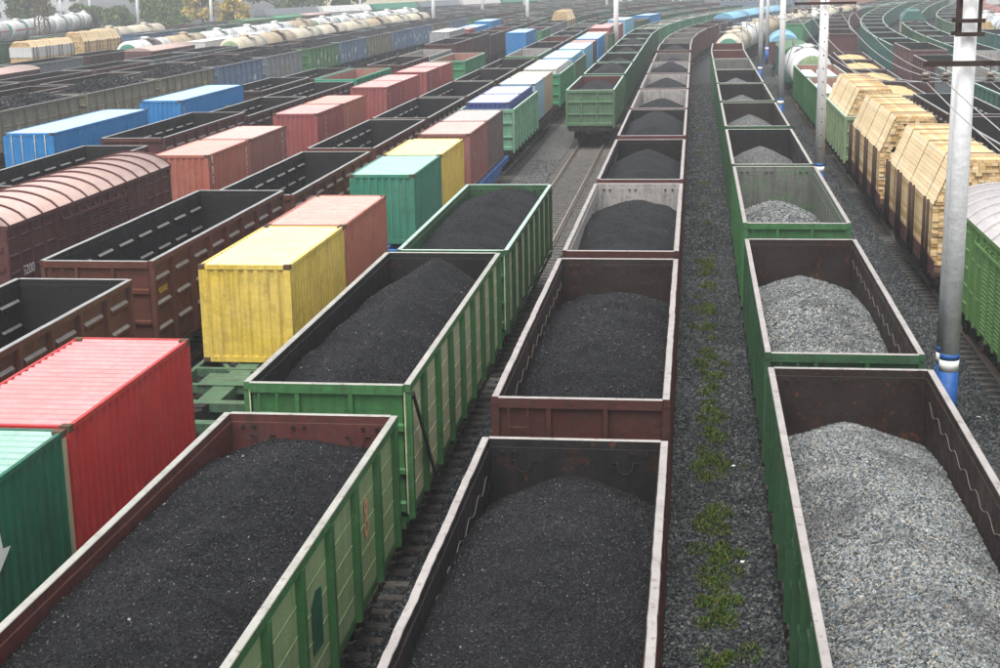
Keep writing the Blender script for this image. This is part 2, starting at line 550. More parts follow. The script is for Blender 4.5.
def m_bogie_simple():
    b = m_bogie()
    for yy in (-0.925, 0.925):
        for s in (-1, 1):
            b.tube([(s * 0.70, yy, 0.475), (s * 0.84, yy, 0.475)], 0.48, 12)
    return b


def m_coupler():
    b = MB()
    b.box(-0.11, 0.11, -0.75, 0.0, 0.93, 1.12)
    b.prism([(-0.2, -1.0), (0.05, -1.05), (0.24, -0.85), (0.2, -0.7), (-0.16, -0.7)], 'z', 0.87, 1.2)
    return b


def running_gear(t, half, lod, spread=None):
    spread = spread or half - 2.1
    for s in (-1, 1):
        if lod <= 1:
            bo = part('bogie', mesh('bogie', m_bogie), RUNDARK, t, (0, s * spread, 0))
            if lod == 0:
                for yy in (-0.925, 0.925):
                    part('wheel', mesh('wheel', m_wheel), STEEL, bo, (0.79, yy, 0.475), math.pi)
                    part('wheel', mesh('wheel', m_wheel), STEEL, bo, (-0.79, yy, 0.475), 0)
            else:
                bo.data = mesh('bogie_simple', m_bogie_simple)
        else:
            part('bogie', mesh('bogie_simple', m_bogie_simple), RUNDARK, t, (0, s * spread, 0))
    for s in (0, 1):
        part('coupler', mesh('coupler', m_coupler), RUNDARK, t, (0, (half if s else -half), 0), math.pi if s else 0)


# ------------------------------------------------------------------ gondola wagons
GL, GW = 12.9, 1.56          # body length, half width over the top rail
BAYS = 8


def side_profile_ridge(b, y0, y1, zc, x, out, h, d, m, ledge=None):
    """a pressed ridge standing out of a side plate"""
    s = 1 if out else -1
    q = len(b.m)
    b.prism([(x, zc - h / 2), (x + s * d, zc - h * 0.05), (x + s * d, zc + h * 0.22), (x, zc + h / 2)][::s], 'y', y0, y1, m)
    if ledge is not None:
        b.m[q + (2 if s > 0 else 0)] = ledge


def m_panel(style, z, w, sx):
    """one bay of the side wall, outer skin m0 and inner skin m1; authored for the +x side then mirrored"""
    b = MB()
    zb, zt = 1.22, z - 0.15
    b.box(1.437, 1.463, -w / 2, w / 2, zb, zt, 0)
    b.box(1.411, 1.435, -w / 2, w / 2, zb, zt, 1)
    if style == 'stamp':
        for k in range(3):
            zc = zb + (zt - zb) * (0.22 + 0.29 * k)
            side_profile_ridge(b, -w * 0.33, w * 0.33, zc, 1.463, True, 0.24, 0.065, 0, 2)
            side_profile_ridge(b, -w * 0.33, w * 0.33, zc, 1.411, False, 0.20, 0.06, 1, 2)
    elif style == 'plank':
        for k in range(4):
            zc = zb + (zt - zb) * (0.16 + 0.2 * k)
            side_profile_ridge(b, -w / 2, w / 2, zc, 1.463, True, 0.035, 0.008, 0)
    else:
        for k in range(2):
            zc = zb + (zt - zb) * (0.3 + 0.33 * k)
            side_profile_ridge(b, -w * 0.4, w * 0.4, zc, 1.463, True, 0.10, 0.03, 0)
    if sx < 0:
        b.v = [(-x, y, zz) for x, y, zz in b.v]
        b.f = [f[::-1] for f in b.f]
    return b


def m_rib(z):
    b = MB()
    b.prism([(1.462, -0.10), (1.57, -0.065), (1.57, 0.065), (1.462, 0.10)], 'z', 1.12, z - 0.151)
    return b


def mirror(b):
    b.v = [(-x, y, zz) for x, y, zz in b.v]
    b.f = [f[::-1] for f in b.f]
    return b


def m_side_joined(style, z, sx, ribs):
    b = MB()
    w = GL / BAYS
    for k in range(BAYS):
        p = m_panel(style, z, w, 1)
        o = len(b.v)
        yc = -GL / 2 + w * (k + 0.5)
        b.v += [(x, y + yc, zz) for x, y, zz in p.v]
        b.f += [tuple(o + i for i in f) for f in p.f]
        b.m += p.m
        b.s += p.s
    if ribs:
        for k in range(BAYS + 1):
            yc = max(-GL / 2 + 0.1, min(GL / 2 - 0.1, -GL / 2 + w * k))
            b.prism([(1.462, yc - 0.10), (1.57, yc - 0.065), (1.57, yc + 0.065), (1.462, yc + 0.10)], 'z', 1.12, z - 0.151)
    return mirror(b) if sx < 0 else b


def m_top_rail(z, wav, seed):
    """long side rail at +x, optionally bent and battered"""
    rng = random.Random(seed)
    b = MB()
    wav *= 0.45
    n = 60 if wav else 1
    ph = [rng.uniform(0, 6.28) for _ in range(4)]
    b0 = len(b.v)
    for i in range(n + 1):
        t = i / n
        y = -GL / 2 + GL * t
        env = math.sin(math.pi * t) ** 0.5
        dx = wav * env * (0.08 * math.sin(5 * t * 3.1 + ph[0]) + (0.5 if rng.random() < 0.08 else 0.0) * rng.choice((-1, 1)) + rng.uniform(-.2, .2))
        dz = wav * env * 0.3 * (math.sin(9 * t * 3.1 + ph[2]) + rng.uniform(-.3, .3))
        for (x, zz) in ((1.437, z - 0.15), (1.56, z - 0.15), (1.56, z - 0.012), (1.552, z), (1.445, z), (1.437, z - 0.012)):
            b.v.append((x + dx, y, zz + dz))
    for i in range(n):
        for j in range(6):
            k = (j + 1) % 6
            a = b0 + i * 6
            b.quad([a + j, a + k, a + 6 + k, a + 6 + j], 0 if j in (2, 3, 4) else (2 if j == 5 else 1))
    b.quad([b0 + j for j in range(6)][::-1], 1)
    b.quad([b0 + n * 6 + j for j in range(6)], 1)
    # weld seams and patches on the rail
    if wav:
        for _ in range(7):
            y = rng.uniform(-GL / 2 + 0.6, GL / 2 - 0.6)
    return b


def m_end_wall(z):
    b = MB()
    b.box(-1.436, 1.436, 0.028, 0.055, 1.22, z - 0.15, 0)       # outer skin (towards -y after placement)
    b.box(-1.41, 1.41, 0.057, 0.085, 1.22, z - 0.15, 1)       # inner skin
    return b


def m_end_beam(h):
    return MB().prism([(0.03, -h / 2), (-0.05, -h / 3), (-0.05, h / 3), (0.03, h / 2)], 'x', -1.425, 1.425)


def m_end_post(z):
    return MB().prism([(-0.06, 0.029), (-0.04, -0.045), (0.04, -0.045), (0.06, 0.029)], 'z', 1.22, z - 0.151)


def m_end_rail(z):
    b = MB()
    q = len(b.m)
    b.prism([(-0.05, z - 0.19), (0.05, z - 0.19), (0.05, z - 0.01), (0.042, z), (-0.042, z), (-0.05, z - 0.01)], 'x', -1.436, 1.436, 1)
    for j in (2, 3, 4):
        b.m[q + j] = 0
    b.m[q + 1] = 2
    return b


def m_ladder(z):
    b = MB()
    for x in (-0.17, 0.17):
        b.box(x - 0.018, x + 0.018, -0.11, -0.085, 1.0, z - 0.2)
    k = 1.25
    while k < z - 0.25:
        b.tube([(-0.17, -0.098, k), (0.17, -0.098, k)], 0.013, 6)
        k += 0.32
    return b


def m_gon_floor():
    b = MB()
    b.box(-1.41, 1.41, -GL / 2 + 0.09, GL / 2 - 0.09, 1.18, 1.3)
    return b


def m_sill():
    b = MB()
    for s in (-1, 1):
        b.box(*sorted((s * 1.30, s * 1.462)), -GL / 2 + 0.02, GL / 2 - 0.02, 1.05, 1.178)
    b.box(-0.2, 0.2, -GL / 2, GL / 2, 0.85, 1.178)
    for s in (-1, 1):
        b.box(-1.4, 1.4, *sorted((s * (GL / 2 - 0.3), s * (GL / 2 - 0.001))), 0.92, 1.177)
    return b


def m_hatch_gear():
    """levers and hinges of the drop hatches under the side sill"""
    b = MB()
    rng = random.Random(3)
    for s in (-1, 1):
        for k in range(28):
            y = -GL / 2 + 0.4 + k * (GL - 0.8) / 27
            x = s * 1.50
            b.box(*sorted((x, x + s * 0.06)), y - 0.05, y + 0.05, 0.92 + rng.uniform(0, .06), 1.10)
            b.tube([(x, y + 0.12, 0.98), (x + s * 0.07, y + 0.16, 1.06)], 0.025, 6)
    return b


def m_loop(r=0.13):
    b = MB()
    pts = [(-r - 0.1, 0.0, 0.03), (-r, 0.03, 0.05)] + [(-r * math.cos(t), 0.05, -r * 1.1 * math.sin(t)) for t in np.linspace(0, math.pi, 8)] + [(r, 0.03, 0.05), (r + 0.1, 0, 0.03)]
    b.tube(pts, 0.012, 6)
    return b


def m_tie_rail(z, seed):
    rg = random.Random(seed)
    pts = []
    y = -GL / 2 + 0.5
    k = 0
    while y < GL / 2 - 0.4:
        pts.append((1.405, y, z - 0.55 + 0.07 * math.sin(k * 1.05) + rg.uniform(-.012, .012)))
        y += 0.16
        k += 1
    return MB().tube(pts, 0.009, 5)


def m_bolt():
    return MB().tube([(0, 0, 0), (0, 0.035, 0)], 0.035, 6)


def m_brace(z):
    w = GL / BAYS
    return MB().bar((1.59, -GL / 2 + 0.12, z - 0.2), (1.59, -GL / 2 + w * 1.0 + 0.55, 1.25), 0.03, 0.11)


def gondola(row, y, ext, inner, rim, z=3.55, style='plain', load=None, lod=None, wav=0.0, panelmat=None, adj='', extra=None, length=GL):
    loc, rz, y0 = row.place(y, GL)
    if lod is None:
        lod = 0 if y0 < 56 and abs(loc[0]) < 20 else (1 if y0 < 128 else 2)
    i = row.wagons
    row.wagons += 1
    state = {'coal': 'heaped with coal', 'gravel': 'loaded with gravel', None: 'standing empty', 'sand': 'filled with yellow sand', 'scrap': 'with pale scrap', 'dust': 'with dusty bottom', 'box': 'carrying containers'}[load if not isinstance(load, dict) else load['kind']]
    t = thing('gondola_wagon', f'{adj} gondola {state}, {ordinal(i)} wagon along {row.phrase}', 'wagon', loc, rz, f'wagons of {row.phrase}')
    E, I = P[ext] if isinstance(ext, str) else ext, P[inner] if isinstance(inner, str) else inner
    PM = P[panelmat] if panelmat else E
    wbay = GL / BAYS
    z = round(z, 2)
    if lod == 0:
        for sx in (1, -1):
            for k in range(BAYS):
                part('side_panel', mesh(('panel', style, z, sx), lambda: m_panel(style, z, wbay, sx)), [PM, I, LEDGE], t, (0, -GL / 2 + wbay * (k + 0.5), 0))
    else:
        for sx in (1, -1):
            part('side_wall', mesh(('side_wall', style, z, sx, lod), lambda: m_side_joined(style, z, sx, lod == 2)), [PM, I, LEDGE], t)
    if lod <= 1:
        for sx in (1, -1):
            for k in range(BAYS + 1):
                yc = max(-GL / 2 + 0.1, min(GL / 2 - 0.1, -GL / 2 + wbay * k))
                part('rib', mesh(('rib', z, sx), lambda: m_rib(z) if sx > 0 else mirror(m_rib(z))), E, t, (0, yc, 0))
    for sx in (1, -1):
        sd = (i * 7 + sx) % 5 if wav else 0
        part('top_rail', mesh(('top_rail', z, wav, sd, sx), lambda: m_top_rail(z, wav, sd) if sx > 0 else mirror(m_top_rail(z, wav, sd + 11))), [rim, E, I], t)
    for s in (0, 1):
        yy, rr = (-GL / 2, 0) if s == 0 else (GL / 2, math.pi)
        ew = part('end_wall', mesh(('end_wall', z), lambda: m_end_wall(z)), [E, I], t, (0, yy, 0), rr)
        part('end_rail', mesh(('end_rail', z), lambda: m_end_rail(z)), [rim, E, I], t, (0, yy, 0), rr)
        if lod <= 1:
            for zb, hb in ((1.36, 0.24), (1.36 + (z - 1.4) * 0.30, 0.12), (1.36 + (z - 1.4) * 0.66, 0.16)):
                part('end_beam', mesh(('end_beam', hb), lambda: m_end_beam(hb)), E, ew, (0, 0, zb))
            for xx in (-0.55, 0.45):
                part('end_post', mesh(('end_post', z), lambda: m_end_post(z)), E, ew, (xx, 0, 0))
        if lod == 0:
            part('ladder', mesh(('ladder', z), lambda: m_ladder(z)), E, ew, (-1.08, 0, 0))
            for xx in (-0.85, 0.85) if row.name in ('C', 'L1') and y0 < 20 else ():
                part('tie_loop', mesh('tie_loop', m_loop), RUNDARK, ew, (xx, 0.085, z - 0.42))
            for xx in (-1.2, -0.95, 0.1, 0.3, 1.0, 1.2):
                part('bolt', mesh('bolt', m_bolt), RUNDARK, ew, (xx, 0.085, z - 0.22))
    if load != 'coalfull':
        part('floor', mesh('gondola_floor', m_gon_floor), I, t)
    part('sill', mesh('sill', m_sill), E if lod == 0 else RUNDARK, t)
    if lod == 0 and row.name in ('R1', 'C'):
        for sx in (1, -1):
            part('tie_rail', mesh(('tierail', z, sx), lambda: m_tie_rail(z, 3) if sx > 0 else mirror(m_tie_rail(z, 4))), plain('worn_rod', (0.13, 0.11, 0.10), 0.5), t)
    if lod == 0:
        part('hatch_gear', mesh('hatch_gear', m_hatch_gear), RUNDARK, t)['kind'] = 'stuff'
    running_gear(t, GL / 2, lod)
    if extra:
        extra(t, z)
    if load:
        fill(row, t, loc, rz, z, load, lod, i)
    return t


# ------------------------------------------------------------------ loads
def fbm(x, y, seed, octs=5, f0=0.6):
    rng = np.random.default_rng(seed)
    out, a, f = np.zeros_like(x), 1.0, f0
    for _ in range(octs):
        for _k in range(3):
            th = rng.uniform(0, 6.28)
            out += a / 3 * np.sin(2 * np.pi * f * (x * math.cos(th) + y * math.sin(th)) + rng.uniform(0, 6.28))
        a *= 0.52
        f *= 2.05
    return out


def heap_height(spec, x, y, z):
    half = GL / 2 - 0.1
    u = np.clip(np.abs(x) / 1.42, 0, 1)
    ys = np.array([p[0] for p in spec['prof']]) * half
    crest = np.interp(y, ys, [p[1] for p in spec['prof']])
    wall = np.interp(y, ys, [p[2] for p in spec['prof']])
    sh = spec.get('skew', 0.0)
    u2 = np.clip(np.abs(x - sh) / (1.42 + np.sign(x - sh) * -sh), 0, 1)
    h = wall + (crest - wall) * (1 - u2 ** spec.get('pow', 1.45))
    for (by, bx, br, bh) in spec.get('bumps', ()):
        d = np.sqrt(((y - by * half) / br) ** 2 + ((x - bx) / (br * 0.6)) ** 2)
        h = h + bh * np.exp(-d * d * 1.4)
    if spec.get('kind') == 'coal' and spec.get('pieces'):
        rg = random.Random(spec.get('seed', 1))
        for _ in range(26):
            by, bx, br, bh = rg.uniform(-half, half), rg.uniform(-1.1, 1.1), rg.uniform(0.25, 0.75), rg.uniform(-0.09, 0.11)
            h = h + bh * np.exp(-(((y - by) / br) ** 2 + ((x - bx) / (br * 0.8)) ** 2))
    h = h + spec.get('rough', 0.05) * fbm(x, y, spec.get('seed', 1), 5, 0.35) * (1 - u ** 6 * 0.6)
    return z + h


def heap_mesh(spec, z, nx, ny):
    half = GL / 2 - 0.1
    xs, ys = np.linspace(-1.409, 1.409, nx), np.linspace(-half, half, ny)
    X, Y = np.meshgrid(xs, ys)
    Z = np.maximum(heap_height(spec, X, Y, z), 1.31)
    V = np.stack([X.ravel(), Y.ravel(), Z.ravel()], 1)
    i = (np.arange(ny - 1)[:, None] * nx + np.arange(nx - 1)[None, :]).ravel()
    Fc = np.stack([i, i + 1, i + nx + 1, i + nx], 1)
    return np_mesh('heap', V, Fc, True)


def pebbles(pos, size, seed, flat=0.7, tilt=True):
    """many small irregular stones as one mesh (8 corners, 12 triangles as 6 quads each)"""
    rng = np.random.default_rng(seed)
    n = len(pos)
    base = np.array([(-1, -1, -1), (1, -1, -1), (1, 1, -1), (-1, 1, -1), (-1, -1, 1), (1, -1, 1), (1, 1, 1), (-1, 1, 1)], float) * 0.5
    c = base[None] * (1 + rng.uniform(-0.42, 0.42, (n, 8, 3)))
    c[:, :, 2] *= flat
    c *= size[:, None, None]
    q = rng.normal(size=(n, 4))
    if not tilt:
        q[:, 1:3] *= 0.35
    q /= np.linalg.norm(q, axis=1)[:, None]
    a, b, cc, d = q.T
    R = np.stack([np.stack([1 - 2 * (cc * cc + d * d), 2 * (b * cc - a * d), 2 * (b * d + a * cc)], 1),
                  np.stack([2 * (b * cc + a * d), 1 - 2 * (b * b + d * d), 2 * (cc * d - a * b)], 1),
                  np.stack([2 * (b * d - a * cc), 2 * (cc * d + a * b), 1 - 2 * (b * b + cc * cc)], 1)], 1)
    V = np.einsum('nij,nkj->nki', R, c) + pos[:, None, :]
    fq = np.array([(0, 3, 2, 1), (4, 5, 6, 7), (0, 1, 5, 4), (1, 2, 6, 5), (2, 3, 7, 6), (3, 0, 4, 7)])
    Fc = (fq[None] + (np.arange(n) * 8)[:, None, None]).reshape(-1, 4)
    return V.reshape(-1, 3), Fc


COAL_STD = [
    dict(prof=[(-1, -0.6, -1.0), (-0.6, 0.1, -0.4), (0.5, 0.12, -0.4), (1, -0.55, -0.95)], bumps=((-0.3, 0.1, 1.6, 0.18), (0.4, -0.1, 1.5, 0.15)), seed=4),
    dict(prof=[(-1, -0.8, -1.2), (-0.5, -0.15, -0.6), (0.4, -0.1, -0.55), (1, -0.8, -1.2)], bumps=((-0.2, 0.0, 1.5, 0.2), (0.35, 0.1, 1.4, 0.12)), seed=9),
    dict(prof=[(-1, -1.0, -1.4), (-0.4, -0.3, -0.8), (0.3, -0.25, -0.7), (1, -1.1, -1.5)], bumps=((0.1, 0.0, 1.8, 0.15),), seed=14),
]
GRAVEL_STD = [
    dict(prof=[(-1, -1.1, -1.5), (0.1, -0.3, -1.0), (0.6, -0.4, -1.1), (1, -1.0, -1.4)], pow=1.2, seed=5, rough=0.03),
    dict(prof=[(-1, -1.2, -1.6), (0.2, -0.35, -1.1), (0.7, -0.55, -1.2), (1, -1.0, -1.5)], pow=1.2, seed=6, rough=0.03),
]


def fill(row, t, loc, rz, z, load, lod, i):
    spec = load if isinstance(load, dict) else None
    kind = spec['kind'] if spec else load
    if kind == 'box':
        return
    words = {'coal': 'black coal heap', 'gravel': 'grey gravel heap', 'sand': 'yellow sand load', 'scrap': 'pale mixed scrap load', 'dust': 'thin layer of grey dust'}[kind]
    mt = {'coal': COAL, 'gravel': GRAVEL, 'sand': SAND, 'scrap': SCRAP, 'dust': P['greyin']}[kind]
    key = None
    if spec is None:
        if kind == 'coal':
            k = (i * 5 + 1) % 3
            spec = COAL_STD[k]
        elif kind == 'gravel':
            k = i % 2
            spec = GRAVEL_STD[k]
        elif kind == 'dust':
            k = 0
            spec = dict(prof=[(-1, -2.1, -2.2), (0, -2.0, -2.15), (1, -2.05, -2.2)], seed=3, rough=0.02)
        else:
            k = 0
            spec = dict(prof=[(-1, -0.25, -0.4), (0, -0.05, -0.3), (1, -0.25, -0.4)], seed=8, rough=0.06)
        key = ('heap', kind, k, z, lod)
    nx, ny = ((96, 300) if lod == 0 else (40, 110) if lod == 1 else (22, 50))
    if key:
        me = mesh(key, lambda: heap_mesh(spec, z, nx, ny))
    else:
        me = heap_mesh(spec, z, nx, ny)
    top = part(f'{kind}_heap', me, mt, None, loc, rz)
    tag(top, f'{words} inside the {ordinal(i)} wagon along {row.phrase}', kind, f'{kind} heaps of {row.phrase}')
    ns = spec.get('pieces', 0)
    if ns:
        rng = np.random.default_rng(spec.get('seed', 1) + 100)
        yr = spec.get('yrange', (-0.99, 0.99))
        px = rng.uniform(-1.385, 1.385, ns)
        py = rng.uniform(yr[0], yr[1], ns) * (GL / 2 - 0.12)
        lo, hi = spec['size']
        sz = lo + (hi - lo) * rng.power(0.6 if kind == 'coal' else 1.2, ns)
        if kind == 'coal':
            sz = lo + (hi - lo) * rng.beta(1.2, 5, ns)
        pz = np.maximum(heap_height(spec, px, py, z), 1.31) + sz * (0.12 if kind == 'coal' else 0.2)
        V, Fc = pebbles(np.stack([px, py, pz], 1), sz, spec.get('seed', 1))
        st = part('coal_lumps' if kind == 'coal' else 'gravel_stones', np_mesh('pieces', V, Fc), LUMPS if kind == 'coal' else STONES, top)
        st['kind'] = 'stuff'


# ------------------------------------------------------------------ containers
CW = 1.219


def corr_outline(length, pitch, depth, base, sgn=1):
    """points (t, offset) of a trapezoid corrugation along t"""
    n = max(2, int(round(length / pitch)))
    p = length / n
    out = []
    for k in range(n):
        t = -length / 2 + k * p
        out += [(t, base), (t + p * 0.30, base), (t + p * 0.5, base - sgn * depth), (t + p * 0.8, base - sgn * depth)]
    out.append((length / 2, base))
    return out


def m_corr_wall(length, z0, z1, pitch, depth, x):
    """corrugated sheet in the plane x, running along y"""
    pts = corr_outline(length, pitch, depth, x)
    b = MB()
    for t, o in pts:
        b.v += [(o, t, z0), (o, t, z1)]
    for i in range(len(pts) - 1):
        b.quad([2 * i, 2 * i + 2, 2 * i + 3, 2 * i + 1])
    return b


def m_corr_roof(length, half, z, pitch, depth):
    pts = corr_outline(length, pitch, depth, z)
    b = MB()
    for t, o in pts:
        b.v += [(-half, t, o), (half, t, o)]
    for i in range(len(pts) - 1):
        b.quad([2 * i, 2 * i + 1, 2 * i + 3, 2 * i + 2])
    return b


def m_corr_end(half, z0, z1, y, pitch, depth):
    pts = corr_outline(2 * half, pitch, depth, y, -1)
    b = MB()
    for t, o in pts:
        b.v += [(t, o, z0), (t, o, z1)]
    for i in range(len(pts) - 1):
        b.quad([2 * i, 2 * i + 2, 2 * i + 3, 2 * i + 1])
    return b


def m_cframe(L, H):
    b = MB()
    h = L / 2
    for s in (-1, 1):
        b.box(*sorted((s * (CW - 0.07), s * CW)), -h + 0.17, h - 0.17, H - 0.10, H - 0.012)
        b.box(*sorted((s * (CW - 0.07), s * CW)), -h + 0.17, h - 0.17, 0.0, 0.15)
        b.box(-CW + 0.17, CW - 0.17, *sorted((s * (h - 0.09), s * h)), H - 0.12, H - 0.004)
        b.box(-CW + 0.17, CW - 0.17, *sorted((s * (h - 0.09), s * h)), 0.0, 0.15)
    return b


def m_cpost(H):
    b = MB()
    b.box(-0.085, 0.085, -0.08, 0.08, 0.12, H - 0.12)
    return b


def m_casting():
    b = MB()
    b.box(-0.089, 0.089, -0.085, 0.085, -0.06, 0.06)
    b.box(-0.04, 0.04, -0.09, 0.09, -0.03, 0.03)
    return b


def m_door(H):
    b = MB()
    w = CW - 0.09
    b.box(0.006, w, -0.03, 0.0, 0.16, H - 0.13)
    for k in range(3):
        z0 = 0.25 + k * (H - 0.5) / 3
        b.box(0.12, w - 0.08, -0.036, -0.0301, z0 + 0.05, z0 + (H - 0.5) / 3 - 0.05)
    return b


def m_rods(H):
    b = MB()
    w = CW - 0.09
    for x in (w * 0.28, w * 0.72):
        b.tube([(x, -0.07, 0.1), (x, -0.07, H - 0.08)], 0.022, 6)
        for zz in (0.3, 0.9, 1.5, H - 0.4):
            b.box(x - 0.05, x + 0.05, -0.07, -0.0301, zz, zz + 0.06)
        b.bar((x, -0.09, 1.0), (x + 0.32, -0.09, 1.02), 0.03)
    return b


def glyph_strip(n, h, seed, vertical=True):
    """small block-like marks in a column or a line; authored in the plane x = 0, facing +x"""
    rng = random.Random(seed)
    b = MB()
    for k in range(n):
        o = -k * h * 1.45 if vertical else 0
        q = 0 if vertical else k * h * 0.85
        t = h * 0.2
        w = h * 0.6
        segs = [(0, 0, w, t), (0, h - t, w, h), (0, h / 2 - t / 2, w, h / 2 + t / 2), (0, 0, t, h / 2), (w - t, 0, w, h / 2), (0, h / 2, t, h), (w - t, h / 2, w, h)]
        keep = [s for s in segs if rng.random() < 0.72] or segs[:3]
        for (a, c, d, e) in keep:
            b0 = len(b.v)
            b.v += [(0, q + a, o + c), (0, q + d, o + c), (0, q + d, o + e), (0, q + a, o + e)]
            b.quad([b0, b0 + 1, b0 + 2, b0 + 3])
    return b


def container(row, y, col, L=6.058, H=2.591, deck=1.15, doors=False, marks=None, desc=None, lod=None, pitch=None, roof=None, x_off=0.0, end_mat=None):
    loc, rz, y0 = row.place(y, L)
    row.cur -= 1.13
    if lod is None:
        lod = 0 if y0 < 100 else (1 if y0 < 170 else 2)
    i = row.containers
    row.containers += 1
    size = 'long' if L > 8 else 'short'
    t = thing('shipping_container', f'{desc or col} {size} shipping container, {ordinal(i)} container along {row.phrase}', 'container', (loc[0], loc[1], deck), rz, f'containers of {row.phrase}')
    Mt = P[col]
    h = L / 2
    pit = pitch or 0.28
    for s in (1, -1):
        part('side_panel', mesh(('cwall', L, H, pit, s), lambda: m_corr_wall(L - 0.32, 0.15, H - 0.10, pit, 0.038, CW - 0.008) if s > 0 else mirror(m_corr_wall(L - 0.32, 0.15, H - 0.10, pit, 0.038, CW - 0.008))), Mt, t)
    part('roof_panel', mesh(('croof', L, H, pit), lambda: m_corr_roof(L - 0.19, CW - 0.07, H - 0.02, 0.30, 0.045)), P[roof] if roof else glare_paint(col), t)
    part('frame', mesh(('cframe', L, H), lambda: m_cframe(L, H)), Mt, t)
    for s in (0, 1):
        yy, rr = (-h, 0) if s == 0 else (h, math.pi)
        if s == 0 and doors:
            for sx in (1, -1):
                d = part('door', mesh(('door', H, sx), lambda: m_door(H) if sx > 0 else mirror(m_door(H))), Mt, t, (0, yy + 0.05, 0))
                part('lock_rods', mesh(('rods', H, sx), lambda: m_rods(H) if sx > 0 else mirror(m_rods(H))), P['grey'] if col != 'white' else P['slate'], d)
        else:
            part('end_panel', mesh(('cend', H), lambda: m_corr_end(CW - 0.16, 0.15, H - 0.12, 0.01, 0.25, 0.04)), end_mat or Mt, t, (0, yy, 0), rr)
    if lod <= 1:
        PMt = P['tan'] if col == 'dgreen' else Mt
        for sx in (-1, 1):
            for sy in (-1, 1):
                part('corner_post', mesh(('cpost', H), lambda: m_cpost(H)), PMt, t, (sx * (CW - 0.085), sy * (h - 0.08), 0))
                if lod == 0:
                    for zz in (0.06, H - 0.06):
                        part('corner_casting', mesh('casting', m_casting), CASTING, t, (sx * (CW - 0.085), sy * (h - 0.08), zz))
    else:
        def posts():
            b = MB()
            for sx in (-1, 1):
                for sy in (-1, 1):
                    b.box(sx * (CW - 0.085) - 0.085, sx * (CW - 0.085) + 0.085, sy * (h - 0.08) - 0.08, sy * (h - 0.08) + 0.08, 0, H)
            return b
        part('corner_posts', mesh(('cposts', L, H), posts), Mt, t)
    for mk in marks or ():
        kind, yy, zz, n, hh = mk
        if kind == 'col':
            part('marking', mesh(('glyphs', n, hh, i % 4), lambda: glyph_strip(n, hh, 40 + i % 4)), WHITEMARK, t, (CW + 0.004, yy, zz))
        else:
            part('marking', mesh(('glyphl', n, hh, i % 4), lambda: glyph_strip(n, hh, 60 + i % 4, False)), WHITEMARK, t, (CW + 0.004, yy, zz))
    return t


# ------------------------------------------------------------------ flat wagons
def m_flat_side(L):
    b = MB()
    b.prism([(-L / 2, 1.12), (-L / 2, 0.86), (-L * 0.32, 0.86), (-L * 0.22, 0.52), (L * 0.22, 0.52), (L * 0.32, 0.86), (L / 2, 0.86), (L / 2, 1.12)], 'x', 1.24, 1.36)
    return b


def m_flat_centre(L):
    b = MB()
    b.box(-0.28, 0.28, -L / 2 + 0.2, L / 2 - 0.2, 0.62, 1.10)
    return b


def m_flat_cross(w):
    return MB().box(-1.238, 1.238, -w / 2, w / 2, 0.90, 1.117)


def m_flat_plate():
    return MB().box(-0.72, 0.72, -0.55, 0.55, 1.119, 1.128)


def m_flat_diag():
    b = MB()
    b.bar((0.3, -0.9, 1.05), (1.22, 0.9, 1.05), 0.12, 0.1)
    b.bar((-0.3, -0.9, 1.05), (-1.22, 0.9, 1.05), 0.12, 0.1)
    return b


def flat_wagon(row, y, L, col, lod=None, desc='', hold=True):
    cur = row.cur
    loc, rz, y0 = row.place(y, L)
    if lod is None:
        lod = 0 if y0 < 60 else (1 if y0 < 110 else 2)
    i = row.wagons
    row.wagons += 1
    t = thing('flat_wagon', f'{desc or col} container flat wagon, {ordinal(i)} wagon along {row.phrase}', 'wagon', loc, rz, f'wagons of {row.phrase}')
    M_ = P[col]
    for s in (1, -1):
        part('side_sill', mesh(('flat_side', L, s), lambda: m_flat_side(L) if s > 0 else mirror(m_flat_side(L))), M_, t)
    part('centre_sill', mesh(('flat_centre', L), lambda: m_flat_centre(L)), M_, t)
    n = int(L / 1.5)
    for k in range(n + 1):
        wv = 0.3 if k in (0, n) else 0.16
        yy = -L / 2 + 0.15 + (L - 0.3) * k / n
        part('cross_beam', mesh(('flat_cross', wv), lambda: m_flat_cross(wv)), M_, t, (0, yy, 0))
    if lod == 0:
        for s in (-1, 1):
            part('deck_plate', mesh('flat_plate', m_flat_plate), M_, t, (0, s * (L / 2 - 2.1), 0))
            part('diagonal_brace', mesh('flat_diag', m_flat_diag), M_, t, (0, s * (L / 2 - 3.9), 0), 0 if s < 0 else math.pi)
    running_gear(t, L / 2, lod, L / 2 - 2.0)
    return t


# ------------------------------------------------------------------ boxcars
def arc_roof(half, z, rise, n=14):
    return [(-half + 2 * half * k / n, z + rise * (1 - (2 * k / n - 1) ** 2) ** 0.75) for k in range(n + 1)]


def m_box_roof(L, half, z, rise):
    b = MB()
    pr = arc_roof(half, z, rise)
    for y in (-L / 2, L / 2):
        b.v += [(x, y, zz) for x, zz in pr]
    n = len(pr)
    for i in range(n - 1):
        b.quad([i, i + 1, n + i + 1, n + i], 0, True)
    b.quad(list(range(n))[::-1])
    b.quad([n + i for i in range(n)])
    return b


def m_roof_rib(half, z, rise):
    b = MB()
    a, c = arc_roof(half + 0.01, z - 0.005, rise + 0.005), arc_roof(half + 0.03, z + 0.03, rise + 0.025)
    for y in (-0.04, 0.04):
        b.v += [(x, y, zz) for x, zz in a] + [(x, y, zz) for x, zz in c]
    n = len(a)
    for i in range(n - 1):
        b.quad([n + i, n + i + 1, 3 * n + i + 1, 3 * n + i])
        b.quad([i + n, i, i + 1, i + n + 1][::-1])
        b.quad([2 * n + i + n, 2 * n + i, 2 * n + i + 1, 2 * n + i + n + 1])
    return b


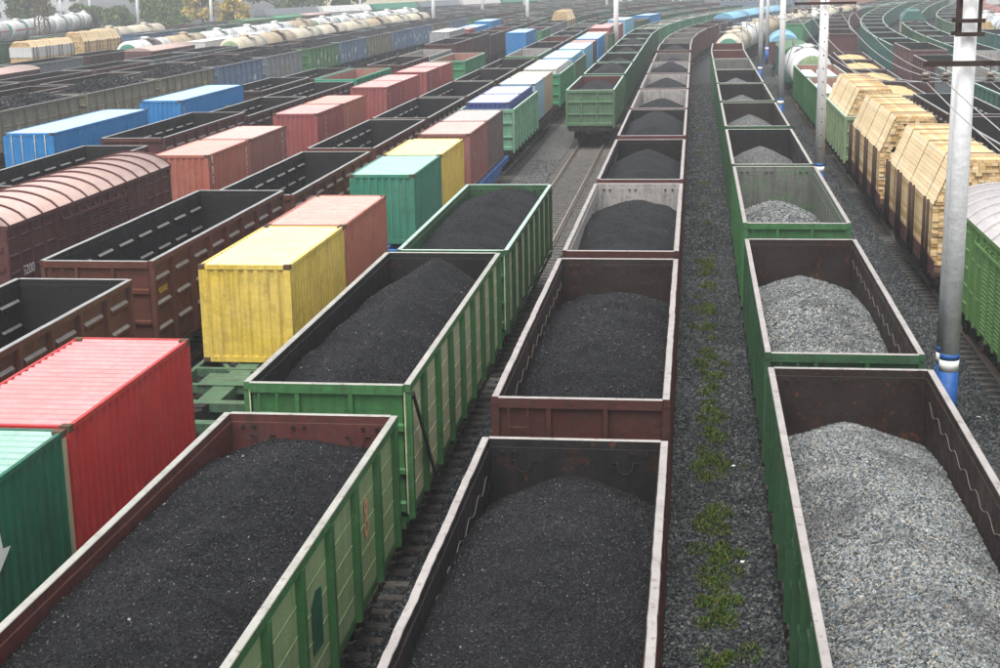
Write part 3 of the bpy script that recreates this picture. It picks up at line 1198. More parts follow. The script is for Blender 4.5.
def m_box_panel(w, z0, z1, kind):
    b = MB()
    b.box(1.36, 1.40, -w / 2, w / 2, z0, z1)
    if kind == 'stamp':
        for k in range(5):
            zc = z0 + (z1 - z0) * (0.12 + 0.19 * k)
            side_profile_ridge(b, -w * 0.34, w * 0.34, zc, 1.40, True, 0.10, 0.03, 0)
    elif kind == 'louvre':
        n = 22
        for k in range(n):
            zc = z0 + 0.12 + (z1 - z0 - 0.2) * k / n
            side_profile_ridge(b, -w * 0.38, w * 0.38, zc, 1.40, True, 0.07, 0.04, 0)
    elif kind == 'door':
        for k in range(2):
            zc = z0 + (z1 - z0) * (0.3 + 0.35 * k)
            side_profile_ridge(b, -w * 0.4, w * 0.4, zc, 1.40, True, 0.06, 0.02, 0)
    return b


def boxcar(row, y, col, roof, desc, L=14.0, zt=3.75, rise=0.62, lod=None, layout=None, number=None, ribc=None):
    loc, rz, y0 = row.place(y, L)
    if lod is None:
        lod = 0 if y0 < 60 else (1 if y0 < 100 else 2)
    i = row.wagons
    row.wagons += 1
    t = thing('boxcar', f'{desc} boxcar, {ordinal(i)} wagon along {row.phrase}', 'wagon', loc, rz, f'wagons of {row.phrase}')
    M_, R_ = P[col], P[roof]
    layout = layout or ['stamp'] * 4 + ['door'] * 2 + ['louvre'] * 5 + ['door'] * 2 + ['stamp'] * 3
    n = len(layout)
    w = L / n
    zb = 1.15
    if lod <= 1:
        for s in (1, -1):
            for k, kd in enumerate(layout):
                part('side_panel', mesh(('bpanel', round(w, 3), zt, kd, s), lambda: m_box_panel(w, zb, zt - 0.1, kd) if s > 0 else mirror(m_box_panel(w, zb, zt - 0.1, kd))), M_, t, (0, -L / 2 + w * (k + 0.5), 0))
            for k in range(n + 1):
                yy = max(-L / 2 + 0.07, min(L / 2 - 0.07, -L / 2 + w * k))
                part('rib', mesh(('brib', zt, s), lambda: (lambda b: b if s > 0 else mirror(b))(MB().prism([(1.399, -0.075), (1.455, -0.05), (1.455, 0.05), (1.399, 0.075)], 'z', 1.1, zt - 0.101))), M_, t, (0, yy, 0))
    else:
        def side(s):
            b = MB()
            b.box(1.36, 1.40, -L / 2, L / 2, zb, zt - 0.1)
            for k in range(n + 1):
                yy = max(-L / 2 + 0.07, min(L / 2 - 0.07, -L / 2 + w * k))
                b.prism([(1.399, yy - 0.075), (1.455, yy - 0.05), (1.455, yy + 0.05), (1.399, yy + 0.075)], 'z', 1.1, zt - 0.101)
            return b if s > 0 else mirror(b)
        for s in (1, -1):
            part('side_wall', mesh(('bside', L, zt, n, s), lambda: side(s)), M_, t)
    for s in (1, -1):
        part('eave_rail', mesh(('beave', L, zt, s), lambda: MB().box(*sorted((s * 1.33, s * 1.50)), -L / 2, L / 2, zt - 0.098, zt + 0.02)), M_, t)
    ew = lambda: (lambda b: (b.box(-1.36, 1.36, 0.02, 0.06, zb, zt), [b.box(-1.3, 1.3, -0.03, 0.019, zb + 0.3 + 0.6 * k, zb + 0.42 + 0.6 * k) for k in range(4)], b)[2])(MB())
    for yy, rr in ((-L / 2, 0), (L / 2, math.pi)):
        part('end_wall', mesh(('bend', zt), ew), M_, t, (0, yy, 0), rr)
    ro = part('roof', mesh(('broof', L, zt, rise), lambda: m_box_roof(L, 1.50, zt + 0.022, rise)), R_, t)
    if lod <= 1:
        m = 13
        for k in range(m):
            part('roof_rib', mesh(('brr', zt, rise), lambda: m_roof_rib(1.50, zt + 0.022, rise)), P[ribc] if ribc else M_, ro, (0, -L / 2 + 0.08 + (L - 0.16) * k / (m - 1), 0))
        # awning strips over the doors
        def awn(s):
            b = MB()
            b.bar((1.52, -L * 0.22, zt - 0.42), (1.52, L * 0.16, zt - 0.42), 0.05, 0.07)
            for k in range(9):
                yy = -L * 0.22 + L * 0.38 * k / 8
                b.prism([(1.40, zt - 0.2), (1.54, zt - 0.42), (1.40, zt - 0.46)], 'y', yy - 0.03, yy + 0.03)
            return b if s > 0 else mirror(b)
        for s in (1, -1):
            part('door_track', mesh(('awn', L, zt, s), lambda: awn(s)), M_, t)
    part('floor', mesh(('bfloor', L), lambda: MB().box(-1.35, 1.35, -L / 2 + 0.07, L / 2 - 0.07, 1.0, 1.13)), RUNDARK, t)
    if number:
        text(number, 0.42, t, (1.435, -L / 2 + w * 1.02, 2.35), WHITEMARK)
    running_gear(t, L / 2, min(lod, 1) if lod < 2 else 2)
    return t


def text(body, size, parent, loc, mat, rotz=math.pi / 2):
    cu = bpy.data.curves.new('lettering', 'FONT')
    cu.body = body
    cu.size = size
    cu.space_character = 0.95
    tmp = bpy.data.objects.new('lettering_curve', cu)
    me = bpy.data.meshes.new_from_object(tmp)
    bpy.data.objects.remove(tmp)
    o = bpy.data.objects.new('lettering', me)
    COL.objects.link(o)
    o.parent = parent
    o.location = loc
    o.rotation_euler = (math.pi / 2, 0, rotz)
    me.materials.clear()
    me.materials.append(mat)
    return o


# ------------------------------------------------------------------ tank wagons
def m_barrel(L, r, zc, n=28):
    b = MB()
    h = L / 2
    pts = [(-h, 0.02), (-h + 0.03, 0.45 * r), (-h + 0.14, 0.78 * r), (-h + 0.36, r), (-h * 0.33, r), (h * 0.33, r), (h - 0.36, r), (h - 0.14, 0.78 * r), (h - 0.03, 0.45 * r), (h, 0.02)]
    for y, rr in pts:
        for i in range(n):
            a = 2 * math.pi * i / n
            b.v.append((rr * math.cos(a), y, zc + rr * math.sin(a)))
    for k in range(len(pts) - 1):
        for i in range(n):
            j = (i + 1) % n
            m = 1 if (k <= 1 or k >= len(pts) - 3) else 0
            b.quad([k * n + i, (k + 1) * n + i, (k + 1) * n + j, k * n + j], m, True)
    return b


def m_band(r, zc, w, t=0.012, n=28):
    b = MB()
    for y in (-w / 2, w / 2):
        for i in range(n):
            a = 2 * math.pi * i / n
            b.v.append(((r + t) * math.cos(a), y, zc + (r + t) * math.sin(a)))
    for i in range(n):
        j = (i + 1) % n
        b.quad([i, n + i, n + j, j], 0, True)
    return b


def m_dome(r, zc):
    b = MB()
    b.tube([(0, 0, zc + r - 0.05), (0, 0, zc + r + 0.22)], 0.55, 16)
    b.tube([(0, 0, zc + r + 0.22), (0, 0, zc + r + 0.30)], [0.5, 0.3], 16)
    return b


def m_platform(r, zc):
    b = MB()
    z = zc + r + 0.1
    for s in (-1, 1):
        b.box(*sorted((s * 0.6, s * 1.15)), -1.0, 1.0, z, z + 0.04)
        for yy in (-1.0, 0.0, 1.0):
            b.tube([(s * 1.15, yy, z), (s * 1.15, yy, z + 0.7)], 0.02, 6)
        b.tube([(s * 1.15, -1.0, z + 0.7), (s * 1.15, 1.0, z + 0.7)], 0.02, 6)
    for s in (-1, 1):
        for yy in (-0.18, 0.18):
            pts = [(s * 1.2, yy, z)] + [(s * (r + 0.1) * math.cos(a), yy, zc + (r + 0.1) * math.sin(a)) for a in (0.5, 0.0)] + [(s * (r + 0.1), yy, 1.2)]
            b.tube(pts, 0.02, 6)
    return b


def m_tank_frame(L):
    b = MB()
    b.box(-0.3, 0.3, -L / 2, L / 2, 0.8, 1.1)
    for s in (-1, 1):
        b.box(-1.4, 1.4, *sorted((s * (L / 2 - 0.25), s * L / 2)), 0.85, 1.12)
        b.box(-0.9, 0.9, *sorted((s * (L / 2 - 2.4), s * (L / 2 - 1.9))), 1.1, 1.5)
    return b


def tank(row, y, col, desc, end=None, bands=(), L=11.4, r=1.45, zc=2.75, lod=2, stripe=None, stain=None):
    loc, rz, y0 = row.place(y, L)
    i = row.wagons
    row.wagons += 1
    t = thing('tank_wagon', f'{desc} tank wagon, {ordinal(i)} wagon along {row.phrase}', 'wagon', loc, rz, f'wagons of {row.phrase}')
    part('barrel', mesh(('barrel', L, r, zc), lambda: m_barrel(L - 0.6, r, zc)), [P[col], P[end or col]], t)
    for (yy, wd, bc) in bands:
        part('band', mesh(('band', r, zc, wd), lambda: m_band(r, zc, wd)), P[bc], t, (0, yy * L / 2, 0))
    for yy in (-0.62, 0.62):
        part('strap', mesh(('strap', r, zc), lambda: m_band(r, zc, 0.10, 0.03)), P['slate'], t, (0, yy * L / 2, 0))
    part('dome', mesh(('dome', r, zc), lambda: m_dome(r, zc)), P[col], t)
    part('platform', mesh(('platform', r, zc), lambda: m_platform(r, zc)), P['slate'], t)
    part('frame', mesh(('tframe', L), lambda: m_tank_frame(L)), RUNDARK, t)
    if stripe:
        for s in (-1, 1):
            part('stripe', mesh(('stripe', L, r, zc, s), lambda: MB().box(*sorted((s * (r + 0.004), s * (r - 0.03))), -L / 2 + 0.9, L / 2 - 0.9, zc - 0.08, zc + 0.14)), P[stripe], t)
    running_gear(t, L / 2, 1 if lod <= 1 else 2)
    return t


# ------------------------------------------------------------------ lumber
def m_boards(L, prof, seed):
    """a package of boards: prof = list of (z0, z1, half width); each board its own box"""
    rng = random.Random(seed)
    b = MB()
    z = prof[0][0]
    for (z0, z1, hw0, hw1) in prof:
        nz = max(1, int(round((z1 - z0) / 0.105)))
        for k in range(nz):
            za, zb_ = z0 + (z1 - z0) * k / nz, z0 + (z1 - z0) * (k + 1) / nz
            hw = hw0 + (hw1 - hw0) * (k + (1.0 if hw0 != hw1 else 0.5)) / nz
            nx = max(1, int(round(2 * hw / 0.21)))
            for j in range(nx):
                xa, xb = -hw + 2 * hw * j / nx, -hw + 2 * hw * (j + 1) / nx
                if rng.random() < 0.004:
                    continue
                e0, e1 = rng.uniform(-0.05, 0.05), rng.uniform(-0.05, 0.05)
                if 0 < j < nx - 1 and k < nz - 1 and z1 != prof[-1][1]:
                    # hidden inside: only the end faces matter, keep a short block at each end
                    b.box(xa + 0.006, xb - 0.006, -L / 2 + e0, -L / 2 + e0 + 0.4, za + 0.005, zb_ - 0.003)
                    b.box(xa + 0.006, xb - 0.006, L / 2 + e1 - 0.4, L / 2 + e1, za + 0.005, zb_ - 0.003)
                else:
                    b.box(xa + 0.006, xb - 0.006, -L / 2 + e0, L / 2 + e1, za + 0.005, zb_ - 0.003)
    return b


def m_core(L, prof):
    b = MB()
    for (z0, z1, hw0, hw1) in prof:
        hw = min(hw0, hw1) - 0.12
        b.box(-hw, hw, -L / 2 + 0.1, L / 2 - 0.1, z0 + 0.02, z1 - 0.08)
    return b


def lumber_pack(row, loc, rz, L, prof, label, group, seed, wrapped=False):
    t = thing('lumber_stack', label, 'lumber', loc, rz, group)
    bd = part('boards', mesh(('boards', L, tuple(prof), seed), lambda: m_boards(L, prof, seed)), WOOD, t)
    bd['kind'] = 'stuff'
    part('stack_core', mesh(('core', L, tuple(prof)), lambda: m_core(L, prof)), plain('stack_shadow_wood', (0.30, 0.2, 0.1), 0.9), t)
    z0, z1, ha, hb_ = prof[-1]
    nb = 11

    def slope(sx):
        b = MB()
        rg = random.Random(seed)
        n_ = Vector((z1 - z0, 0, ha - hb_)).normalized()
        for k in range(nb):
            for (ya, yb) in ((-L / 2, (k % 3 - 1) * L * 0.12), ((k % 3 - 1) * L * 0.12 + 0.02, L / 2)):
                f0, f1 = (k + 0.03) / nb, (k + 0.97) / nb
                p, q = Vector((ha + (hb_ - ha) * f0, 0, z0 + (z1 - z0) * f0)), Vector((ha + (hb_ - ha) * f1, 0, z0 + (z1 - z0) * f1))
                u0, u1 = rg.uniform(0.004, 0.012), rg.uniform(0.03, 0.045)
                pr = [p + n_ * u0, q + n_ * u0, q + n_ * u1, p + n_ * u1]
                b.prism([(v.x, v.z) for v in pr], 'y', ya + rg.uniform(-.06, .04), yb + rg.uniform(-.04, .06))
        return b if sx > 0 else mirror(b)
    for sx in (1, -1):
        sb = part('slope_boards', mesh(('slope', L, tuple(prof), seed, sx), lambda: slope(sx)), WOODCAP, t)
        sb['kind'] = 'stuff'
    out = []
    for (z0, z1, hw0, hw1) in prof:
        out += [(hw0 + 0.035, z0), (hw1 + 0.035, z1 + (0.03 if z1 == prof[-1][1] else 0))]
    line = [(-x, z) for x, z in out] + [(x, z + (0.012 if k == len(out) - 1 else 0)) for k, (x, z) in reversed(list(enumerate(out)))]
    top = out[-1]
    ys = [-L * 0.36, -L * 0.02, L * 0.33]

    def strap():
        b = MB()
        pts = [(-x, 0, z) for x, z in out] + [(x, 0, z) for x, z in reversed(out)]
        for p, q in zip(pts[:-1], pts[1:]):
            if (Vector(p) - Vector(q)).length > 0.02:
                b.bar(p, q, 0.06, 0.035)
        return b
    for yy in ys:
        part('binding_strap', mesh(('lstrap', tuple(prof)), strap), plain('strap_wood', (0.20, 0.15, 0.10), 0.8), t, (0, yy, 0))
    for s in (-0.45, -0.15, 0.18, 0.47):
        part('cross_batten', mesh(('lbat', round(top[0], 2), round(top[1], 2)), lambda: MB().box(-top[0] * 1.04, top[0] * 1.04, -0.05, 0.05, top[1] + 0.002, top[1] + 0.055)), plain('batten_wood', (0.42, 0.33, 0.22), 0.8), t, (0, s * L * 0.97, 0))
    if wrapped:
        part('white_wrap', mesh(('wrap', L), lambda: MB().box(-1.40, 1.40, -L / 2 - 0.08, L / 2 + 0.08, 2.2, 3.35)), P['white'], t)
    return t


def m_stake():
    b = MB()
    b.tube([(0, 0, 1.0), (0, 0, 3.45)], [0.06, 0.05], 7)
    return b


def lumber_wagon(row, y, L=14.0, packs=2, lod=1, top=1.0, wrapped=False):
    loc, rz, y0 = row.place(y, L)
    i = row.wagons
    row.wagons += 1
    t = thing('stake_flat_wagon', f'stake-sided flat wagon carrying lumber, {ordinal(i)} wagon along {row.phrase}', 'wagon', loc, rz, f'wagons of {row.phrase}')
    part('deck', mesh(('ldeck', L), lambda: MB().box(-1.40, 1.40, -L / 2, L / 2, 1.05, 1.25)), P['darkbrown'], t)
    for s in (1, -1):
        for k in range(6):
            yy = -L / 2 + L * (k + 0.5) / 6
            part('side_board', mesh(('lboard', L, s), lambda: MB().box(*sorted((s * 1.41, s * 1.45)), -L / 12 + 0.02, L / 12 - 0.02, 1.08, 1.62)), P['maroon'], t, (0, yy, 0))
        n = 8
        for k in range(n):
            yy = -L / 2 + 0.8 + (L - 1.6) * k / (n - 1) + (-0.45 if k % 2 else 0.45)
            part('stake', mesh('stake', m_stake), plain('stake_wood', (0.05, 0.033, 0.025), 0.9), t, (s * 1.52, yy, 0))
    part('sill', mesh(('lsill', L), lambda: m_flat_side(L)), RUNDARK, t)
    part('sill', mesh(('lsilr', L), lambda: mirror(m_flat_side(L))), RUNDARK, t)
    running_gear(t, L / 2, 1)
    pl = (L - 1.9) / packs - 0.25
    prof = [(1.28, 2.2, 1.39, 1.39), (2.24, 3.25, 1.39, 1.39), (3.28, 4.0 + top * 0.78, 1.37, 0.85 - 0.1 * top)]
    for k in range(packs):
        off = (k - (packs - 1) / 2) * (pl + 0.25)
        p = (loc[0] - off * math.sin(rz), loc[1] + off * math.cos(rz), 0)
        lumber_pack(row, p, rz, round(pl, 2), prof, f'{"near" if k == 0 else "far"} stack of {"white wrapped" if wrapped else "pale sawn"} boards on the {ordinal(i)} wagon along {row.phrase}', f'lumber stacks of {row.phrase}', 5 + (i + k) % 3, wrapped)
    return t


# ------------------------------------------------------------------ gable-roofed covered hoppers (far)
def hopper(row, y, col, roof, desc, L=18.0):
    loc, rz, y0 = row.place(y, L)
    i = row.wagons
    row.wagons += 1
    t = thing('covered_hopper', f'{desc} covered hopper, {ordinal(i)} wagon along {row.phrase}', 'wagon', loc, rz, f'wagons of {row.phrase}')

    def body():
        b = MB()
        b.prism([(-1.5, 1.9), (-0.7, 1.0), (0.7, 1.0), (1.5, 1.9), (1.5, 3.75), (-1.5, 3.75)], 'y', -L / 2 + 0.3, L / 2 - 0.3)
        return b

    def rib(s):
        b = MB()
        for k in range(13):
            yy = -L / 2 + 0.4 + (L - 0.8) * k / 12
            b.box(*sorted((s * 1.501, s * 1.58)), yy - 0.06, yy + 0.06, 1.9, 3.74)
        for k in range(12):
            yy = -L / 2 + 0.4 + (L - 0.8) * (k + 0.5) / 12
            b.box(*sorted((s * 1.501, s * 1.53)), yy - 0.3, yy + 0.3, 2.7, 3.2, 1)
        return b
    part('body', mesh(('hbody', L), body), P[col], t)
    for s in (1, -1):
        part('side_ribs', mesh(('hribs', L, s), lambda: rib(s)), [P[col], P['white']], t)

    def roofm():
        b = MB()
        b.prism([(-1.62, 3.752), (1.62, 3.752), (1.62, 3.80), (0.85, 4.95), (-0.85, 4.95), (-1.62, 3.80)], 'y', -L / 2 + 0.1, L / 2 - 0.1)
        return b
    part('roof', mesh(('hroof', L), roofm), [P[roof]], t)
    running_gear(t, L / 2, 2)
    return t

# ------------------------------------------------------------------ ground
def ground_mesh():
    return MB().box(-900, 900, -60, 1500, -0.9, -0.25).build('ground')


setting(part('ground', ground_mesh(), BALLAST))

# ------------------------------------------------------------------ rows of wagons, near to far
ROWS = {}


def new_row(key, phrase, *a, **k):
    ROWS[key] = Row(key, phrase, *a, **k)
    return ROWS[key]


rC = new_row('C', 'the coal row beside the weeds', -1.91, 155, 390)
rL1 = new_row('L1', 'the green coal row', -6.6, 175, 415)
rR1 = new_row('R1', 'the gravel row', 3.04, 140, 375)
rL2 = new_row('L2', 'the yellow container row', -11.46, 190, 430)
rL3 = new_row('L3', 'the rusty empty gondola row', -15.65, 215, 430)
rL4 = new_row('L4', 'the domed boxcar row', -21.35, 235, 450)
rL5 = new_row('L5', 'the row behind the boxcar', -26.1, 245, 450)
rL6 = new_row('L6', 'the big blue container row', -30.4, 255, 450)
rL7 = new_row('L7', 'the far olive coal row', pts=[(-41.6, 60), (-41.6, 130), (-41.2, 180), (-40.2, 230), (-36.5, 290), (-27, 360), (-12, 430)])
rL8 = new_row('L8', 'the row behind olive coal', pts=[(-47.2, 60), (-47.2, 150), (-46.4, 220), (-42.5, 290), (-33, 360), (-18, 430)])
rL9 = new_row('L9', 'the cream tank row', pts=[(-52.2, 60), (-52.6, 150), (-52.6, 200), (-51, 240), (-47.5, 290), (-38, 360), (-23, 430)])
rL9b = new_row('L9b', 'the pink boxcar row', pts=[(-56.6, 60), (-57.5, 150), (-57.5, 200), (-56.5, 240), (-53, 300), (-44, 370), (-32, 430)])
rL10 = new_row('L10', 'the stained tank row', pts=[(-62, 60), (-63, 150), (-63, 200), (-62, 250), (-57, 310), (-47, 380), (-36, 430)])
rL11 = new_row('L11', 'the wrapped lumber row', pts=[(-78.5, 100), (-78.5, 180), (-77.5, 230), (-71, 300), (-60, 370), (-46, 440)])
rL12 = new_row('L12', 'the tall green gondola row', pts=[(-84.5, 100), (-84.5, 190), (-83.5, 240), (-77, 310), (-66, 380), (-52, 450)])
rL13 = new_row('L13', 'the far white tank row', pts=[(-92, 100), (-92, 230), (-92, 300), (-88, 400)])
rL14 = new_row('L14', 'the red striped tank row', pts=[(-108, 150), (-113.7, 237), (-118, 265), (-126, 300), (-138, 345), (-152, 400)])
rH = new_row('H', 'the gable-roofed hopper row', pts=[(-88, 255), (-81.6, 276), (-71, 304), (-62, 330), (-52, 356), (-38, 390)])
rR2 = new_row('R2', 'the lumber row', 9.2, 150, 420)
rR2b = new_row('R2b', 'the row just past the lumber', pts=[(14.4, 50), (14.45, 90), (15.0, 130), (16.9, 186), (22.3, 240), (32.4, 303), (48, 370), (66, 430)])
rR3 = new_row('R3', 'the plum and teal row', pts=[(19.0, 60), (19.1, 100), (19.8, 132), (20.4, 160), (21.3, 182), (24.2, 215), (27.3, 238), (34.2, 280), (45.3, 339), (60, 400)])
rR4 = new_row('R4', 'the row past the teal gondolas', pts=[(24.8, 80), (24.9, 140), (25.2, 152), (26.3, 179), (28.9, 208), (33, 240), (41, 285), (54, 345), (68, 400)])
rR5 = new_row('R5', 'the plywood crate row', pts=[(33.6, 120), (33.7, 160), (33.9, 187), (34.6, 210), (37.4, 235), (43, 265), (53, 312), (67, 372)])
rR6 = new_row('R6', 'the blue banded tank row', pts=[(37.9, 140), (38.2, 170), (39.4, 200), (42.6, 243), (47.5, 280), (58, 340), (74, 410)])
rR7 = new_row('R7', 'the brown roofed boxcar row', pts=[(43, 160), (44.3, 200), (46.5, 243), (51, 285), (61, 340), (76, 410)])
rR8 = new_row('R8', 'the outer maroon boxcar row', pts=[(48, 160), (49.4, 200), (52, 243), (57, 285), (67, 340), (82, 410)])


# --- railway tracks
def m_rail(row, off, ya, yb):
    b = MB()
    ys = list(np.arange(ya, yb, 6.0)) + [yb]
    prof = [(-0.065, -0.18), (0.065, -0.18), (0.065, -0.165), (0.012, -0.15), (0.012, -0.045), (0.036, -0.035), (0.036, 0.0), (-0.036, 0.0), (-0.036, -0.035), (-0.012, -0.045), (-0.012, -0.15), (-0.065, -0.165)]
    n = len(prof)
    for y in ys:
        s = row.s_of(y)
        a, c = row.at(s - 0.5), row.at(s + 0.5)
        d = Vector((c[0] - a[0], c[1] - a[1])).normalized()
        nx, ny = d.y, -d.x
        x0, y0 = row.at(s)
        for p, z in prof:
            b.v.append((x0 + nx * (off + p), y0 + ny * (off + p), z))
    for k in range(len(ys) - 1):
        for i in range(n):
            j = (i + 1) % n
            b.quad([k * n + i, k * n + j, (k + 1) * n + j, (k + 1) * n + i])
    return b.build('rail')


def m_sleeper():
    return MB().prism([(-0.125, -0.249), (0.125, -0.249), (0.105, -0.205), (-0.105, -0.205)], 'x', -1.36, 1.36)


def sleeper_mass(row, ya, yb, step=0.6):
    b = MB()
    y = ya
    rng = random.Random(int(ya * 10))
    while y < yb:
        s = row.s_of(y)
        x0, y0 = row.at(s)
        d = rng.uniform(-0.05, 0.05)
        b.box(x0 - 1.36 + d, x0 + 1.36 + d, y0 - 0.12, y0 + 0.12, -0.249, -0.215)
        y += step
    return b.build('sleepers')


TRACK_SPAN = dict(C=(5, 300, 11, 120), L1=(5, 330, 95, 150), R1=(5, 330, 11, 130), R2=(20, 330, 30, 150), L2=(8, 330, 12, 130), L3=(15, 330, 20, 60))
for key, row in ROWS.items():
    ya, yb, sa, sb = TRACK_SPAN.get(key, (40, 420, None, None))
    tr = bpy.data.objects.new('railway_track', None)
    COL.objects.link(tr)
    tr['kind'] = 'structure'
    tr['label'] = f'railway track under {row.phrase}'
    for off in (-0.797, 0.797):
        part('rail', m_rail(row, off, ya, yb), STEEL, tr)
    if key == 'L1':
        y = 11.0
        rng = random.Random(5)
        while y < 95:
            x0, y0 = row.at(row.s_of(y))
            part('sleeper', mesh('sleeper', m_sleeper), SLEEPER, tr, (x0 + rng.uniform(-.05, .05), y0 + rng.uniform(-.03, .03), 0), rng.uniform(-0.02, 0.02))
            y += 0.6
    if sa:
        o = part('sleepers', sleeper_mass(row, sa, sb), SLEEPER, tr)
        o['kind'] = 'stuff'

LIGHTG = stone_mat('path_gravel', (0.09, 0.09, 0.088), (0.27, 0.268, 0.26), (0.22, 0.20, 0.165), 13, 0.35, (0.11, 0.107, 0.10))
setting(part('path', MB().box(-9.9, -8.05, 50, 250, -0.26, -0.235).build('path'), LIGHTG))['label'] = 'pale gravel walkway beside the open track'

# --- coal row beside the weeds
cC = dict(kind='coal', size=(0.012, 0.05), rough=0.035)
rowC = [
    (10.6, 3.35, 'darkin', 0.045, 'cbrown', dict(cC, prof=[(-1, -0.6, -0.9), (-0.2, -0.12, -0.45), (0.35, -0.1, -0.5), (0.7, -0.3, -0.75), (1, -0.62, -1.15)], seed=21, pieces=24000, yrange=(-0.5, 0.99), size=(0.010, 0.034))),
    (24.74, 3.7, 'rustin', 0.05, 'cbrown', dict(cC, prof=[(-1, -0.9, -1.1), (-0.5, -0.35, -0.75), (0.2, -0.25, -0.7), (0.7, -0.5, -0.95), (1, -0.85, -1.2)], bumps=((-0.2, 0.2, 1.2, 0.12),), seed=22, pieces=12000)),
    (39.07, 3.64, 'palein', 0.045, 'cbrown', dict(cC, prof=[(-1, -0.55, -0.9), (0, -0.05, -0.45), (0.6, -0.25, -0.65), (1, -0.55, -1.0)], seed=23, pieces=2500)),
    (53.35, 3.6, 'darkin', 0.05, 'maroon', 'coal'),
    (67.7, 3.62, 'darkin', 0.03, 'maroon', 'coal'),
    (81.9, 3.58, 'palein', 0.05, 'maroon', 'coal'),
    (96.0, 3.58, 'palein', 0.05, 'maroon', 'coal'),
    (110.2, 3.58, 'palein', 0.03, 'maroon', 'coal'),
    (124.3, 3.58, 'greyin', 0.03, 'maroon', 'coal'),
    (138.5, 3.75, 'darkin', 0.03, 'maroon', 'coal'),
    (152.6, 3.58, 'greyin', 0.03, 'maroon', 'dust'),
    (166.8, 3.58, 'greyin', 0.03, 'maroon', 'dust'),
    (181.0, 3.58, 'greyin', 0.0, 'maroon', 'dust'),
    (195.2, 3.58, 'rustin', 0.0, 'maroon', None),
    (209.3, 3.58, 'rustin', 0.0, 'maroon', None),
]
for (y, z, inn, wav, ext, load) in rowC:
    gondola(rC, y, ext, inn, RIMP, z, 'plain', load, wav=wav, adj='battered brown' if y < 60 else 'weathered maroon')
for k in range(3):
    boxcar(rC, None, 'navy', 'skyblue', 'blue roofed', lod=2, rise=0.8)
for k in range(3):
    gondola(rC, None, 'maroon', 'greyin', RIMG, adj='hazy maroon')


# --- green coal row
def l1_extra(t, z):
    part('brace', mesh(('brace', z), lambda: m_brace(z)), P['black'], t)


def l1_first(t, z):
    w = GL / BAYS
    part('marking', mesh('eight', lambda: mark_eight()), ORANGEMARK, t, (1.475, GL / 2 - w * 1.45, 2.35))
    part('patch', mesh('patch', lambda: MB().prism([(-0.28, -0.42), (0.27, -0.46), (0.28, 0.40), (-0.02, 0.45), (-0.28, 0.30)], 'x', 0, 0.004)), P['dgreen'], t, (1.475, GL / 2 - w * 3.45, 2.2))


def mark_eight():
    b = MB()
    for (zc, r) in ((0.0, 0.19), (0.34, 0.15)):
        n = 18
        b0 = len(b.v)
        for i in range(n):
            a = 2 * math.pi * i / n
            b.v += [(0.003, r * 0.8 * math.cos(a), zc + r * math.sin(a)), (0.003, (r - 0.105) * 0.8 * math.cos(a), zc + (r - 0.105) * math.sin(a))]
        for i in range(n):
            j = (i + 1) % n
            b.quad([b0 + 2 * i, b0 + 2 * j, b0 + 2 * j + 1, b0 + 2 * i + 1][::-1])
    return b


gondola(rL1, 11.25, 'green', 'redin', RIMW, 3.49, 'plank', dict(cC, prof=[(-1, -0.3, -0.6), (-0.2, 0.12, -0.3), (0.5, 0.05, -0.35), (0.8, -0.15, -0.45), (1, -0.42, -0.7)], bumps=((0.55, 0.35, 1.3, 0.1), (0.1, -0.4, 1.1, -0.12)), seed=31, pieces=12000, yrange=(-0.7, 0.99), size=(0.010, 0.045), rough=0.07), panelmat='mintpanel', adj='pale green ribbed', extra=l1_first)
gondola(rL1, 25.33, 'green', 'darkin', RIMW, 3.72, 'plank', dict(cC, prof=[(-1, -0.45, -0.7), (-0.5, 0.12, -0.5), (0.2, 0.22, -0.6), (0.7, 0.05, -0.75), (1, -0.45, -1.0)], skew=0.2, bumps=((-0.55, -0.5, 1.0, -0.15), (0.6, 0.3, 1.2, 0.12)), seed=32, pieces=9000, size=(0.012, 0.05), rough=0.07), panelmat='panel', adj='cream panelled green', extra=l1_extra)
gondola(rL1, 39.8, 'darkgreen', 'darkgreen', RIMT, 3.5, 'plank', dict(cC, prof=[(-1, -0.35, -0.6), (-0.2, 0.2, -0.35), (0.5, 0.15, -0.35), (1, -0.15, -0.5)], bumps=((0.2, 0.2, 1.2, 0.15), (-0.5, 0.0, 1.0, -0.15)), seed=33, pieces=3500, rough=0.06), panelmat='panel', adj='dark green ribbed')
for y in (95.2, 110.4, 125.0, 139.2, 153.2, 167.2, 181.2):
    gondola(rL1, y, 'darkgreen' if y > 96 else 'sagegreen', 'redin' if y < 96 else 'darkin', RIMT, 3.56, 'plank', 'coal', adj='dark green' if y > 96 else 'sage green', lod=1 if y < 112 else None)
for k in range(9):
    gondola(rL1, None, 'bright', 'greyin', RIMT, 3.56, 'plain', 'scrap', adj='bright green')

